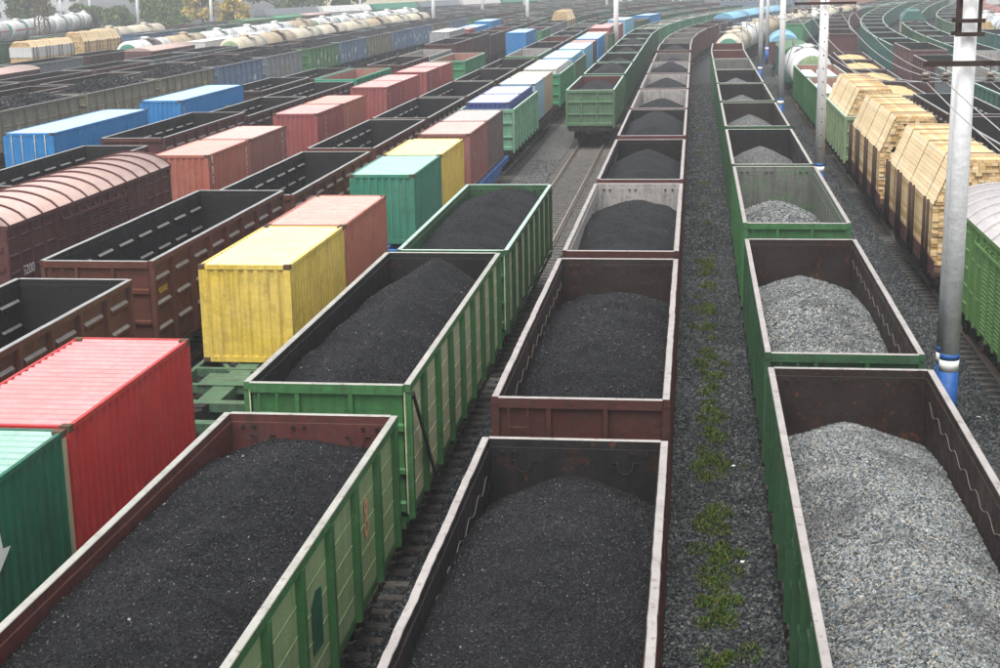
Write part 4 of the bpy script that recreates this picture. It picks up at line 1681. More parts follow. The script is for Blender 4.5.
# --- gravel row
gG = dict(kind='gravel', pow=1.25, rough=0.035)
gondola(rR1, 15.06, 'darkgreen', 'rustin', RIMP, 3.45, 'plain', dict(gG, prof=[(-1, -0.4, -1.0), (0.1, -0.4, -1.05), (0.6, -0.6, -1.15), (0.85, -0.85, -1.35), (1, -1.1, -1.5)], skew=-0.1, seed=41, pieces=44000, yrange=(-0.85, 0.995), size=(0.022, 0.048)), adj='dark green')
gondola(rR1, 29.08, 'darkgreen', 'rustin', RIMP, 3.46, 'plain', dict(gG, prof=[(-1, -0.8, -1.1), (0.2, -0.5, -1.0), (0.7, -0.75, -1.3), (1, -1.1, -1.5)], seed=42, pieces=24000, size=(0.026, 0.055)), adj='dark green', wav=0.02)
gondola(rR1, 43.56, 'green', 'greenworn', RIMP, 3.66, 'plain', dict(gG, prof=[(-1, -1.0, -1.4), (0, -0.75, -1.3), (0.6, -1.0, -1.6), (1, -1.35, -1.8)], seed=43, pieces=6000, size=(0.05, 0.09)), adj='streaked green')
for k, (y, inn, ld, ext) in enumerate([(58.0, 'darkin', 'gravel', 'darkgreen'), (72.4, 'rustin', 'gravel', 'darkgreen'), (86.6, 'darkin', 'gravel', 'darkgreen'), (100.6, 'darkin', 'gravel', 'darkgreen'), (114.2, 'greyin', 'dust', 'green'), (128.2, 'redin', None, 'green'), (141.6, 'redin', None, 'green')]):
    gondola(rR1, y, ext, inn, RIMW, 3.55, 'plain', ld, adj='green', wav=0.02 if y < 90 else 0)
for k in range(10):
    tank(rR1, 157.0 if k == 0 else None, ['cream', 'cream', 'white', 'cream', 'tan'][k % 5], ['green ended cream', 'cream', 'white', 'dirty cream', 'tan'][k % 5], end='cgreen' if k in (0, 4) else None, bands=((-0.1, 0.5, 'tan'),) if k % 2 else ())

# --- row of the yellow container
flat_wagon(rL2, 12.2, 19.0, 'flatgreen', desc='dark green')
g0 = container(rL2, 16.15, 'dgreen', desc='dark green', lod=0)
part('arrow_mark', mesh('arrow', lambda: (lambda b: (b.v.extend([(0.004, -0.25, -0.45), (0.004, 0.3, -0.1), (0.004, 0.05, -0.05), (0.004, -0.05, 0.5)]), b.quad([0, 1, 2, 3]), b)[2])(MB())), WHITEMARK, g0, (CW + 0.002, 0.45, 1.55))
container(rL2, 22.35, 'red', desc='bright red', lod=0)
flat_wagon(rL2, 32.5, 18.6, 'flatgreen', desc='green open-framed')
container(rL2, 36.19, 'yellow', desc='yellow', lod=0)
container(rL2, 42.38, 'salmon', desc='salmon pink', lod=0)
flat_wagon(rL2, 52.3, 13.9, 'flatblue', desc='blue')
container(rL2, 53.5, 'cgreen', desc='sea green', lod=0)
container(rL2, 59.62, 'yellow', desc='scratched yellow', lod=0)
flat_wagon(rL2, 67.1, 13.6, 'flatblue', desc='blue hooked')
container(rL2, 67.5, 'brownred', desc='rusty pink', lod=0)
container(rL2, 73.62, 'mauve', desc='dull mauve', lod=0)
gondola(rL2, 82.0, 'mint', 'greyin', RIMT, 3.55, 'plain', 'box', adj='mint green')
container(rL2, 82.35, 'indigo', deck=1.31, desc='indigo')
container(rL2, 88.5, 'indigo', deck=1.31, desc='indigo lilac roofed')
flat_wagon(rL2, 96.0, 13.4, 'black', desc='black')
container(rL2, 96.3, 'paleblue', deck=1.3, desc='pale blue')
container(rL2, 102.5, 'tan', deck=1.3, desc='tan')
gondola(rL2, 110.8, 'bright', 'greyin', RIMT, 3.55, 'plain', 'box', adj='emerald green')
container(rL2, 111.2, 'white', 12.19, deck=1.31, desc='white')
gondola(rL2, 125.0, 'sagegreen', 'greyin', RIMG, 3.55, 'plain', 'box', adj='grey green')
container(rL2, 125.4, 'skyblue', 12.19, deck=1.31, desc='sky blue', lod=1)
flat_wagon(rL2, 139.6, 19.4, 'black', desc='black')
container(rL2, 140.0, 'skyblue', 12.19, deck=1.3, desc='sky blue', lod=1)
container(rL2, 152.4, 'maroon', deck=1.3, desc='maroon', lod=1)
flat_wagon(rL2, 160.2, 19.2, 'black', desc='black')
container(rL2, 160.5, 'blue', 12.19, deck=1.3, desc='blue', marks=[('col', 3.0, 2.0, 2, 0.5)], lod=1)
container(rL2, 173.0, 'tan', deck=1.3, desc='tan')
gondola(rL2, 181.6, 'darkgreen', 'greyin', RIMG, 3.55, 'plain', 'box', adj='dark green')
container(rL2, 182.0, 'redold', 12.19, H=2.9, deck=1.31, desc='faded red')
flat_wagon(rL2, 196.0, 13.4, 'black', desc='black')
container(rL2, 196.3, 'rose', 12.19, deck=1.3, desc='rose')
flat_wagon(rL2, 211.0, 13.4, 'black', desc='black')
container(rL2, 211.3, 'skyblue', 12.19, deck=1.3, H=2.9, desc='sky blue')
gondola(rL2, 226.0, 'darkgreen', 'greyin', RIMG, adj='dark green')
flat_wagon(rL2, 240.5, 13.4, 'black', desc='black')
container(rL2, 240.8, 'blue', 12.19, deck=1.3, desc='blue')
for k in range(5):
    gondola(rL2, None, ['darkgreen', 'teal', 'maroon'][k % 3], 'greyin', RIMG, adj=['dark green', 'teal', 'maroon'][k % 3])


# --- rusty empty gondolas
def l3_mark(t, z):
    w = GL / BAYS
    part('marking', mesh('l3mark', lambda: glyph_strip(5, 0.16, 77, False)), YELLOWMARK, t, (1.468, -GL / 2 + w * 0.35, 2.72))


for k, (y, z) in enumerate([(22.3, 3.55), (36.7, 3.73), (50.8, 3.40), (64.6, 3.45), (78.4, 3.45), (92.2, 3.45), (106.0, 3.45), (119.8, 3.45)]):
    gondola(rL3, y, 'brown' if k < 4 else 'darkbrown', 'black', RIMG, z, 'stamp', None, adj=['torn-rimmed brown', 'rusty brown', 'brown', 'brown', 'dark brown', 'dark brown', 'dark brown', 'blackened'][k], extra=l3_mark if k == 1 else None, wav=0.02 if k < 3 else 0)
gondola(rL3, 136.0, 'sagegreen', 'palein', RIMT, 3.5, 'plain', 'dust', adj='sage green')
cyc = [('darkbrown', 'black', 'dark brown', None), ('maroon', 'redin', 'maroon', None), ('darkgreen', 'black', 'dark green', 'coal'), ('darkbrown', 'black', 'dark brown', 'coal'), ('teal', 'greyin', 'teal', None), ('darkgreen', 'black', 'dark green', None)]
for k in range(14):
    e, i_, a, ld = cyc[k % 6]
    gondola(rL3, None, e, i_, RIMT if 'green' in a else RIMG, 3.5, 'plain', ld, adj=a)

# --- domed boxcar row
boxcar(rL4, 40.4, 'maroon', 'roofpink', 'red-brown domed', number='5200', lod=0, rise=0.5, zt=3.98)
flat_wagon(rL4, 59.3, 16.7, 'black', desc='black')
container(rL4, 59.6, 'salmon', desc='salmon', marks=[('col', 2.3, 2.1, 5, 0.22), ('col', -2.6, 2.2, 3, 0.3)], lod=0)
container(rL4, 65.75, 'brownred', desc='brick red', marks=[('col', 2.2, 2.1, 6, 0.2)], lod=0)
flat_wagon(rL4, 77.4, 17.4, 'black', desc='black')
container(rL4, 78.0, 'redold', desc='faded crimson', marks=[('col', -1.2, 2.1, 8, 0.2)], lod=0)
container(rL4, 84.2, 'salmon', desc='orange pink', marks=[('col', -2.0, 2.1, 6, 0.2)], lod=0)
flat_wagon(rL4, 96.1, 13.7, 'black', desc='black')
container(rL4, 96.6, 'redold', desc='dull crimson', marks=[('col', -2.0, 2.0, 6, 0.2), ('col', 1.8, 2.0, 6, 0.2)], lod=1)
container(rL4, 102.75, 'rose', desc='rose red', marks=[('col', 2.2, 2.1, 4, 0.2)], lod=1)
flat_wagon(rL4, 111.1, 13.8, 'black', desc='black')
container(rL4, 111.5, 'redold', desc='crimson', marks=[('col', -1.0, 2.0, 7, 0.2)], lod=1)
container(rL4, 118.0, 'rose', desc='old rose', lod=1)
gondola(rL4, 128.7, 'bright', 'pinkin', RIMT, 3.55, 'plain', None, adj='bright green', lod=1)
flat_wagon(rL4, 179.0, 13.4, 'black', desc='black')
container(rL4, 179.5, 'blue', 12.19, deck=1.3, desc='bright blue', marks=[('col', 1.0, 2.1, 6, 0.25), ('line', 4.2, 1.2, 1, 0.9)], lod=1)
gondola(rL4, 194.5, 'bright', 'redin', RIMT, 3.5, 'plain', None, adj='bright green')
for k in range(2):
    gondola(rL4, None, 'slate', 'black', RIMG, 3.5, 'plain', 'coal', adj='slate grey')
lumber_wagon(rL4, 237.5, 13.4, 1)
for k in range(9):
    e, i_, a, ld = cyc[(k + 2) % 6]
    gondola(rL4, None, e, i_, RIMG, 3.5, 'plain', ld, adj=a)

# --- row behind the domed boxcar
for k, (y, z, e, i_, a) in enumerate([(51.6, 3.6, 'darkbrown', 'black', 'dark brown'), (66.6, 3.72, 'maroon', 'black', 'maroon'), (80.0, 3.45, 'darkbrown', 'black', 'sooty'), (93.4, 3.42, 'darkbrown', 'black', 'blackened brown')]):
    gondola(rL5, y, e, i_, RIMG, z, 'stamp', None, adj=a)
gondola(rL5, 107.0, 'jade', 'pinkin', rim_mat('jade', (0.05, 0.42, 0.27)), 3.55, 'plain', None, adj='jade green rimmed')
gondola(rL5, 124.6, 'maroon', 'rustin', RIMG, 3.5, 'stamp', None, adj='maroon')
gondola(rL5, 138.0, 'grey', 'palein', RIMW, 3.45, 'stamp', 'dust', adj='grey with red corner')
gondola(rL5, 152.5, 'maroon', 'black', RIMG, 3.9, 'plain', None, adj='tall maroon')
gondola(rL5, 166.5, 'darkbrown', 'black', RIMG, 3.9, 'plain', None, adj='tall dark brown')
for k in range(14):
    e, i_, a, ld = cyc[k % 6]
    gondola(rL5, None, e, i_, RIMG, 3.6, 'plain', ld, adj=a)

# --- big blue containers
flat_wagon(rL6, 64.2, 13.9, 'black', desc='black')
container(rL6, 64.8, 'blue', 12.19, H=2.896, deck=1.25, doors=True, desc='bright blue door-ended', lod=0)
flat_wagon(rL6, 81.4, 14.0, 'black', desc='black')
container(rL6, 82.2, 'blue', 12.19, H=2.896, deck=1.25, desc='bright blue white-marked', marks=[('col', -5.6, 2.3, 6, 0.22), ('line', 2.0, 1.5, 3, 0.4)], lod=0)
gondola(rL6, 97.4, 'darkbrown', 'black', RIMG, 3.5, 'stamp', None, adj='dark brown')
gondola(rL6, 111.4, 'darkbrown', 'black', RIMG, 3.3, 'stamp', None, adj='low dark brown')
flat_wagon(rL6, 177.6, 13.9, 'black', desc='black')
container(rL6, 178.0, 'grey', 12.19, H=2.896, deck=1.25, doors=True, desc='pale grey', lod=1)
flat_wagon(rL6, 193.0, 19.5, 'black', desc='black')
container(rL6, 193.4, 'redold', desc='faded red', deck=1.25)
container(rL6, 200.0, 'blue', 12.19, deck=1.25, desc='blue')
flat_wagon(rL6, 214.4, 13.9, 'black', desc='black')
container(rL6, 214.8, 'blue', 12.19, H=2.896, deck=1.25, desc='deep blue')
for k in range(12):
    e, i_, a, ld = cyc[(k + 1) % 6]
    gondola(rL6, None, e, i_, RIMG, 3.6, 'plain', ld, adj=a)


# --- far olive coal row
def num_marks(col, seed):
    def f(t, z):
        w = GL / BAYS
        rng = random.Random(seed)
        for k in range(BAYS):
            if rng.random() < 0.55:
                n = rng.choice((1, 2, 2))
                part('marking', mesh(('wm', n, seed % 3), lambda: glyph_strip(n, 0.55, seed % 3, False)), col, t, (1.497, -GL / 2 + w * k + 0.4, rng.choice((1.7, 2.1, 2.4))))
    return f


seq = [(52.5, 'olive'), (66.5, 'olive'), (80.6, 'olive'), (94.8, 'olive'), (108.8, 'olive'), (122.8, 'navy'), (137.0, 'slate'), (152.4, 'green'), (166.4, 'navy'), (180.2, 'olive'), (194.0, 'navy'), (207.8, 'navy'), (221.6, 'olive'), (235.4, 'navy'), (249.2, 'green')]
for k, (y, c_) in enumerate(seq):
    gondola(rL7, y, c_, 'black', RIMG, 3.6, 'plain', dict(COAL_STD[k % 3], kind='coal', prof=[(-1, -0.1, -0.3), (-0.6, 0.35, -0.1), (0.5, 0.4, -0.1), (1, -0.05, -0.25)], rough=0.09, **(dict(pieces=1700, size=(0.07, 0.26)) if 60 < y < 160 else {})), panelmat={'olive': 'olivepanel', 'navy': 'navypanel', 'slate': 'slatepanel', 'green': 'grasspanel'}[c_], adj={'olive': 'olive grey', 'navy': 'faded blue', 'slate': 'slate grey', 'green': 'grass green'}[c_], extra=num_marks(WHITEMARK if c_ in ('navy', 'green') else plain('tan_marking', (0.5, 0.4, 0.26)), k), lod=1 if y < 200 else None)
for k in range(9):
    e, i_, a, ld = cyc[k % 6]
    gondola(rL7, None, e, i_, RIMG, 3.6, 'plain', 'coal', adj=a)

# --- rows behind it
for k in range(5):
    gondola(rL8, [78, 92, 106.6, 120.5, 134.0][k], ['darkbrown', 'maroon', 'darkbrown', 'darkbrown', 'brown'][k], 'rustin', RIMG, 3.4, 'stamp', None, adj=['dark brown', 'maroon', 'dark brown', 'sooty brown', 'rusty brown'][k], lod=2)
for k in range(17):
    e, i_, a, ld = cyc[k % 6]
    gondola(rL8, None, e, i_, RIMG, 3.5, 'plain', 'coal' if k % 3 else None, adj=a)
for k, (y, e, a) in enumerate([(95.0, 'darkbrown', 'dark brown'), (109.0, 'darkbrown', 'dark brown'), (122.8, 'plum', 'plum'), (137.2, 'slate', 'slate grey'), (151.0, 'slate', 'slate grey')]):
    gondola(rL9, y, e, 'black', RIMG, 3.45, 'stamp', None, adj=a)
for k in range(8):
    tank(rL9, 165.6 if k == 0 else None, ['cream', 'tan', 'cream', 'cream'][k % 4], ['green ended cream', 'tan', 'cream', 'stained cream'][k % 4], end='palegreen' if k == 0 else None, bands=((0.72, 0.35, 'cgreen'),) if k % 2 == 0 else ((-0.1, 1.6, 'darkbrown'),), L=12.0)
for k in range(11):
    e, i_, a, ld = cyc[(k + 3) % 6]
    gondola(rL9, None, e, i_, RIMG, 3.5, 'plain', 'coal', adj=a)
for k, y in enumerate([94.0, 108.5, 150.0]):
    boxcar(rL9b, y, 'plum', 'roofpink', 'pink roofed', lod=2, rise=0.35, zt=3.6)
for k in range(3):
    flat_wagon(rL9b, None if k else 168.0, 13.0, 'black', desc='black')
    c0 = rL9b.cur
    container(rL9b, rL9b.at(c0 - 12.7)[1], 'white', 12.19, deck=1.2, desc='white')
    rL9b.cur = c0
for k in range(15):
    e, i_, a, ld = cyc[(k + 4) % 6]
    gondola(rL9b, None, e, i_, RIMG, 3.5, 'plain', None if k % 2 else 'coal', adj=a)
for k in range(3):
    gondola(rL10, 118.0 if k == 0 else None, ['darkbrown', 'slate', 'darkbrown'][k], 'black', RIMG, 3.4, adj=['dark brown', 'slate', 'sooty brown'][k])
for k in range(7):
    tank(rL10, 161.0 if k == 0 else None, ['white', 'tan', 'white', 'white'][k % 4], ['green ended white', 'tan', 'teal banded white', 'white'][k % 4], end='cgreen' if k in (0, 6) else None, bands=((0.1, 3.4, 'mauve'),) if k == 0 else ((0.75, 0.3, 'cgreen'),) if k == 1 else ((0.0, 0.4, 'teal'),), L=12.0)
for k in range(4):
    tank(rL10, None, 'white', 'pale white', bands=((0.2, 0.4, 'cgreen'),), end='cgreen' if k == 0 else None, L=12.0)
for k in range(9):
    e, i_, a, ld = cyc[(k + 5) % 6]
    gondola(rL10, None, e, i_, RIMG, 3.5, 'plain', 'coal' if k % 2 else None, adj=a)
lumber_wagon(rL11, 166.5, 14.0, 1, top=0.0, wrapped=True)
lumber_wagon(rL11, 181.6, 14.0, 1, top=0.6)
for k in range(3):
    gondola(rL11, 202.0 if k == 0 else None, ['navy', 'teal', 'teal'][k], 'greyin', RIMG, 3.5, adj=['navy', 'teal', 'dull teal'][k], load='scrap')
for k in range(3):
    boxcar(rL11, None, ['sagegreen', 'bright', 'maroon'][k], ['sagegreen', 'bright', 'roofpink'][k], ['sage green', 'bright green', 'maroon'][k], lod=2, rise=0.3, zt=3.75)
for k in range(0):
    boxcar(rL11, None, ['redold', 'maroon', 'bright', 'maroon'][k % 4], 'roofpink', ['red', 'maroon', 'green', 'brown'][k % 4], lod=2, rise=0.4)
for k in range(3):
    gondola(rL12, 144.0 if k == 0 else None, ['plum', 'plum', 'darkgreen'][k], 'black', RIMG, 3.7, adj=['plum', 'dark plum', 'dark green'][k])
gondola(rL12, None, 'sagegreen', 'greyin', RIMT, 3.9, adj='tall sage green')
for k in range(2):
    tank(rL12, 203.0 if k == 0 else None, 'cream', ['green ended cream', 'cream'][k], end='cgreen' if k == 0 else None, L=12.0)
for k in range(2):
    e, i_, a, ld = cyc[(k + 1) % 6]
    gondola(rL12, None, e, i_, RIMG, 3.5, 'plain', None, adj=a)
for k in range(8):
    tank(rL14, 210.0 if k == 0 else None, 'white', ['green banded white', 'white'][k % 2], bands=((0.15, 1.3, 'cgreen'),), stripe='red' if k < 3 else None, end='cgreen' if k % 3 == 2 else None, L=13.0, r=1.6, zc=2.9)
for k in range(6):
    hopper(rH, 276.0 if k == 0 else None, ['navy', 'white', 'teal', 'navy', 'white', 'teal'][k], ['slate', 'white', 'cgreen', 'slate', 'roofgrey', 'cgreen'][k], ['blue grey', 'white roofed', 'green roofed', 'grey roofed', 'pale', 'green'][k])

# --- lumber row
boxcar(rR2, 32.0, 'grass', 'roofgrey', 'light green louvred', ribc='roofgrey', lod=0, rise=0.5, zt=3.95, layout=['stamp'] * 3 + ['louvre'] * 6 + ['door'] * 2 + ['stamp'] * 4)
lumber_wagon(rR2, 48.3, 13.3, 1, top=1.0)
lumber_wagon(rR2, 62.9, 13.3, 1, top=1.0)
gondola(rR2, 77.3, 'palegreen', 'greyin', RIMT, 3.5, 'plain', 'box', adj='green lumber-filled', lod=1)
_l, _r, _y = rR2.place(78.2, 11.2)
_prof = [(1.4, 3.35, 1.38, 1.38), (3.38, 4.8, 1.37, 0.75)]
lumber_pack(rR2, _l, _r, 11.2, _prof, 'stack of pale boards standing above the green gondola of the lumber row', 'lumber stacks of the lumber row', 6)
gondola(rR2, 91.4, 'green', 'pinkin', RIMT, 3.55, 'plain', None, adj='bright green sack-filled', lod=1)
gondola(rR2, 105.6, 'green', 'pinkin', RIMT, 3.55, 'plain', None, adj='green sack-filled', lod=1)


def m_sack(seed):
    rng = random.Random(seed)
    b = MB()
    n, m = 12, 8
    for k in range(m + 1):
        t = -math.pi / 2 + math.pi * k / m
        for i in range(n):
            a = 2 * math.pi * i / n
            ca, sa = math.cos(a), math.sin(a)
            q = (abs(ca) ** 4 + abs(sa) ** 4) ** -0.25
            rr = max(0.02, math.cos(t) ** 0.45) * q * (0.56 + rng.uniform(-.02, .02))
            b.v.append((rr * ca, rr * sa, 0.55 + 0.55 * (1 if math.sin(t) > 0 else -1) * abs(math.sin(t)) ** 0.6))
    for k in range(m):
        for i in range(n):
            j = (i + 1) % n
            b.quad([k * n + i, k * n + j, (k + 1) * n + j, (k + 1) * n + i], 0, True)
    return b


for wi, yw in enumerate((91.4, 105.6)):
    cnt = 0
    for iy in range(9):
        for ix in range(2):
            x, y = 9.2 + (ix - 0.5) * 1.3, yw + 1.0 + iy * 1.36
            s_ = part('bulk_sack', mesh(('sack', (iy + ix) % 3), lambda: m_sack((iy + ix) % 3)), P['white'], None, (x, y, 2.15 + 0.06 * ((iy * 3 + ix) % 3)))
            tag(s_, f'white bulk sack, {"inner" if ix else "outer"} side, {ordinal(iy)} along the {["bright green", "farther green"][wi]} sack-filled gondola', 'sack', f'white sacks in the {["bright green", "farther green"][wi]} gondola')
tank(rR2, 119.8, 'white', 'white green-ended', end='palegreen', bands=((-0.55, 0.12, 'cgreen'),), L=12.0, r=1.6, zc=2.9, lod=1)
boxcar(rR2, 133.5, 'teal', 'sagegreen', 'green roofed', lod=2, rise=0.5)
boxcar(rR2, 160.0, 'maroon', 'skyblue', 'blue roofed maroon', lod=2, rise=0.8, zt=3.3)
for k in range(9):
    gondola(rR2, 205.0 if k == 0 else None, ['bright', 'teal', 'darkgreen'][k % 3], 'greyin', RIMT, 3.6, adj=['green', 'teal', 'dark green'][k % 3])

# --- row just past the lumber
gondola(rR2b, 49.8, 'black', 'black', RIMG, 3.5, 'stamp', None, adj='black', lod=1)
gondola(rR2b, 64.0, 'black', 'black', RIMG, 3.5, 'stamp', None, adj='sooty black', lod=1)
gondola(rR2b, 78.3, 'darkbrown', 'black', RIMG, 3.5, 'stamp', None, adj='dark brown', lod=1)
for y in (92.8, 107.0, 121.2, 135.4, 149.6):
    gondola(rR2b, y, 'maroon', 'rustin', RIMG, 2.1, 'plain', 'sand', adj='low-sided brown')
for k in range(15):
    gondola(rR2b, 172.0 if k == 0 else None, ['maroon', 'darkbrown', 'teal'][k % 3] if k > 6 else 'maroon', 'rustin', RIMG, 3.6, 'plain', None, adj='maroon' if k < 7 else ['maroon', 'dark brown', 'teal'][k % 3])

# --- maroon and teal gondola row
for k, (y, e, i_, rm, a) in enumerate([(59.5, 'sagegreen', 'black', RIMT, 'dark green'), (73.8, 'darkgreen', 'black', RIMT, 'black bottomed green'), (88.0, 'teal', 'black', RIMT, 'teal and white ribbed'), (102.2, 'slate', 'palein', RIMT, 'pale grey'), (116.4, 'maroon', 'black', RIMW, 'white-edged brown'), (131.4, 'plum', 'black', RIMG, 'plum'), (146.5, 'teal', 'black', RIMT, 'teal'), (161.0, 'teal', 'black', RIMT, 'deep teal')]):
    gondola(rR3, y, e, i_, rm, 3.9 if a == 'plum' else 3.6, 'plain', None, adj=a, lod=1 if y < 150 else None)
for k in range(14):
    gondola(rR3, None, 'teal', 'black', RIMT, 3.6, 'plain', 'dust' if k % 3 == 1 else None, adj='teal')

# --- outer right rows
for k, (y, e, i_, rm, a) in enumerate([(92.5, 'darkbrown', 'black', RIMG, 'dark brown'), (106.8, 'sagegreen', 'greyin', RIMT, 'sage green'), (121.0, 'grey', 'palein', RIMW, 'grey red-patched'), (135.4, 'teal', 'black', RIMT, 'teal'), (149.6, 'sagegreen', 'black', RIMT, 'pale green'), (164.0, 'sagegreen', 'black', RIMT, 'sage green')]):
    def patch(t, z):
        for sx in (1, -1):
            part('red_patch', mesh(('redpatch', sx), lambda: MB().box(*sorted((sx * 1.572, sx * 1.578)), -0.7, 0.7, 1.7, 3.2)), P['rose'], t, (0, -1.5, 0))
    gondola(rR4, y, e, i_, rm, 3.6, 'plain', 'coal' if y > 149 else None, adj=a, extra=patch if e == 'grey' else None)
for k in range(2):
    gondola(rR4, None, 'darkgreen', 'black', RIMT, 3.6, 'plain', 'coal', adj='dark green')
hopper(rR4, None, 'cream', 'teal', 'cream teal-roofed', 13.6)
for k in range(9):
    gondola(rR4, None, ['darkgreen', 'teal'][k % 2], 'black', RIMT, 3.6, 'plain', None, adj=['dark green', 'teal'][k % 2])
for k in range(3):
    gondola(rR5, [140.0, 154.2, 168.4][k], 'teal', 'black', RIMT, 3.5, adj='teal')
lumber_wagon(rR5, 184.0, 14.0, 1, top=0.3)
for k in range(9):
    gondola(rR5, None, ['sagegreen', 'darkgreen', 'slate'][k % 3], 'black', RIMT, 3.6, 'plain', 'coal', adj=['sage green', 'dark green', 'slate'][k % 3])
for k in range(15):
    tank(rR6, 150.0 if k == 0 else None, 'white', ['blue banded white', 'twin banded white'][k % 2], bands=((-0.5, 0.8, 'blue'), (0.35, 0.5, 'slate')) if k % 2 == 0 else ((-0.2, 0.5, 'blue'), (0.6, 0.5, 'blue')), L=12.0)
for k in range(10):
    boxcar(rR7, 186.0 if k == 0 else None, 'maroon', 'brownred', 'brown roofed', lod=2, rise=0.6)
for k in range(8):
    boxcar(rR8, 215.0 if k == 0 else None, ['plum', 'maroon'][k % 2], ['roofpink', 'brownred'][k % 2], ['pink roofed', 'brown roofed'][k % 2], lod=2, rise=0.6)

# ------------------------------------------------------------------ masts, wires, tower
CONC = paint('concrete_pole', (1.0, 1.0, 0.99), 0.05, 0.2, 0.7, 0.3, 0.0, 0.3, (0.4, 0.36, 0.3), (0.42, 0.42, 0.41))
BLUEP = paint('pole_blue', (0.012, 0.10, 0.36), 0.04, 0.12, 0.45, 0.2, 0.15)
MASTIRON = plain('mast_iron', (0.045, 0.030, 0.026), 0.7, 0, 0.4)
INSUL = plain('insulator', (0.20, 0.17, 0.15), 0.35, 0, 0.3)


def m_shaft(r0, r1, za, zb, n=18):
    return MB().tube([(0, 0, za), (0, 0, zb)], [r0, r1], n)


def mast(x, y, label, h=11.5, r=0.235, arm=None, arms=(), head=False, band=1.45, plain_base=False, bolts=0):
    t = thing('catenary_mast', label, 'mast', (x, y, 0), 0, 'concrete catenary masts')
    k = r / 0.29
    rr = lambda z: r * (1.0 - 0.16 * z / 11.5)
    if plain_base:
        part('shaft', mesh(('pshaft', r, h), lambda: m_shaft(rr(-0.3), rr(h), -0.3, h)), CONC, t)
    else:
        part('blue_base', mesh(('pbase', r), lambda: m_shaft(rr(-0.3) + 0.004, rr(band) + 0.004, -0.3, band)), BLUEP, t)
        part('white_band', mesh(('pband', r), lambda: m_shaft(rr(band) + 0.005, rr(band + 0.28) + 0.005, band, band + 0.28)), WHITEMARK, t)
        part('blue_band', mesh(('pband2', r), lambda: m_shaft(rr(band + 0.28) + 0.004, rr(band + 0.43) + 0.004, band + 0.28, band + 0.43)), BLUEP, t)
        part('shaft', mesh(('pshaft2', r, h), lambda: m_shaft(rr(band + 0.43), rr(h), band + 0.43, h)), CONC, t)
    if head:
        def frame():
            b = MB()
            for sx in (-1, 1):
                for sy in (-1, 1):
                    b.box(sx * 0.215 - 0.035, sx * 0.215 + 0.035, sy * 0.215 - 0.035, sy * 0.215 + 0.035, 9.35, 10.3)
            return b
        part('head_frame', mesh('mhead', frame), MASTIRON, t)
        for zz in (9.40, 9.70, 10.22):
            part('clamp_beam', mesh('mclamp', lambda: MB().box(-0.32, 0.32, -0.33, -0.255, -0.045, 0.045)), MASTIRON, t, (0, 0, zz))
            part('clamp_beam', mesh('mclamp2', lambda: MB().box(-0.32, 0.32, 0.255, 0.33, -0.045, 0.045)), MASTIRON, t, (0, 0, zz))
    for q in range(bolts):
        part('bolt', mesh('mast_bolt', lambda: MB().tube([(0, 0, 0), (0, -0.03, 0)], 0.032, 8)), MASTIRON, t, (0.02, -rr(2.6 + q * 0.62) + 0.012, 2.6 + q * 0.62))
    for zz, half in arms:
        part('cross_arm', mesh(('marm', half), lambda: MB().box(-half, half, -0.36, -0.28, -0.06, 0.06)), MASTIRON, t, (0, 0, zz))

        def ins():
            b = MB()
            b.tube([(0, 0, 0), (0, 0, -0.12)], 0.015, 6)
            for q in range(3):
                b.tube([(0, 0, -0.12 - 0.09 * q), (0, 0, -0.20 - 0.09 * q)], [0.05, 0.13], 12)
            return b
        for f in (-0.95, -0.5, 0.5, 0.95):
            part('insulator', mesh('insulator', ins), INSUL, t, (f * half, -0.32, zz - 0.06))
    return t


mast(6.17, 35.4, 'thick white mast with blue foot and iron-framed head beside the gravel row', h=12.5, head=True, arms=((8.75, 0.98),))
mast(6.17, 36.1, 'slimmer white mast standing close behind the iron-headed mast', h=12.5, r=0.205)
mast(5.95, 71.4, 'white bolt-studded mast with blue foot beside the green lumber-filled gondola', h=12.5, r=0.235, arms=((9.3, 1.4),), bolts=13)
mast(6.12, 107.8, 'white mast with blue foot in front of the green-ended white tank', h=13, r=0.23, arms=((9.6, 1.5),))
mast(6.23, 145.2, 'white mast with blue foot beside the weedy cess of the gravel row', h=13, r=0.23, arms=((9.6, 1.5),))
mast(8.5, 181.0, 'farthest white blue-footed mast beside the curving tanks', h=13, r=0.23, arms=((9.6, 1.5),))
FARM = [(-45.0, 258, 'far pale mast rising in front of the hopper row'), (-44.3, 314, 'far pale mast behind the blue containers'), (-28.6, 258, 'tall pale mast behind the domed boxcar row'), (-39.5, 350, 'thin distant mast among the hazy gondolas'),
        (-19.5, 336, 'thin pale mast beside the hazy container row'), (-9.6, 185, 'pale mast beside the sky blue containers'), (0.4, 380, 'distant pale mast above the bright green gondolas'), (-74, 330, 'far mast behind the green roofed hopper'),
        (-110.5, 290, 'twin-armed concrete mast near the far white tanks'), (-131, 300, 'slim concrete mast near the lattice tower'), (-94, 286, 'concrete mast before the yellow autumn tree'), (-137, 330, 'distant slim mast behind the striped tanks'), (-99, 320, 'distant concrete mast beside the green trees'), (60, 300, 'distant mast at the outer boxcar rows')]
for k, (x, y, lb) in enumerate(FARM):
    mast(x, y, lb, h=13, r=0.34, plain_base=True, arms=((9.5, 1.6),) if k in (8, 9, 10, 3) else ())


# overhead wires between the masts
def sag(p, q, d, n=14):
    p, q = Vector(p), Vector(q)
    return [tuple(p.lerp(q, i / n) - Vector((0, 0, d * 4 * (i / n) * (1 - i / n)))) for i in range(n + 1)]


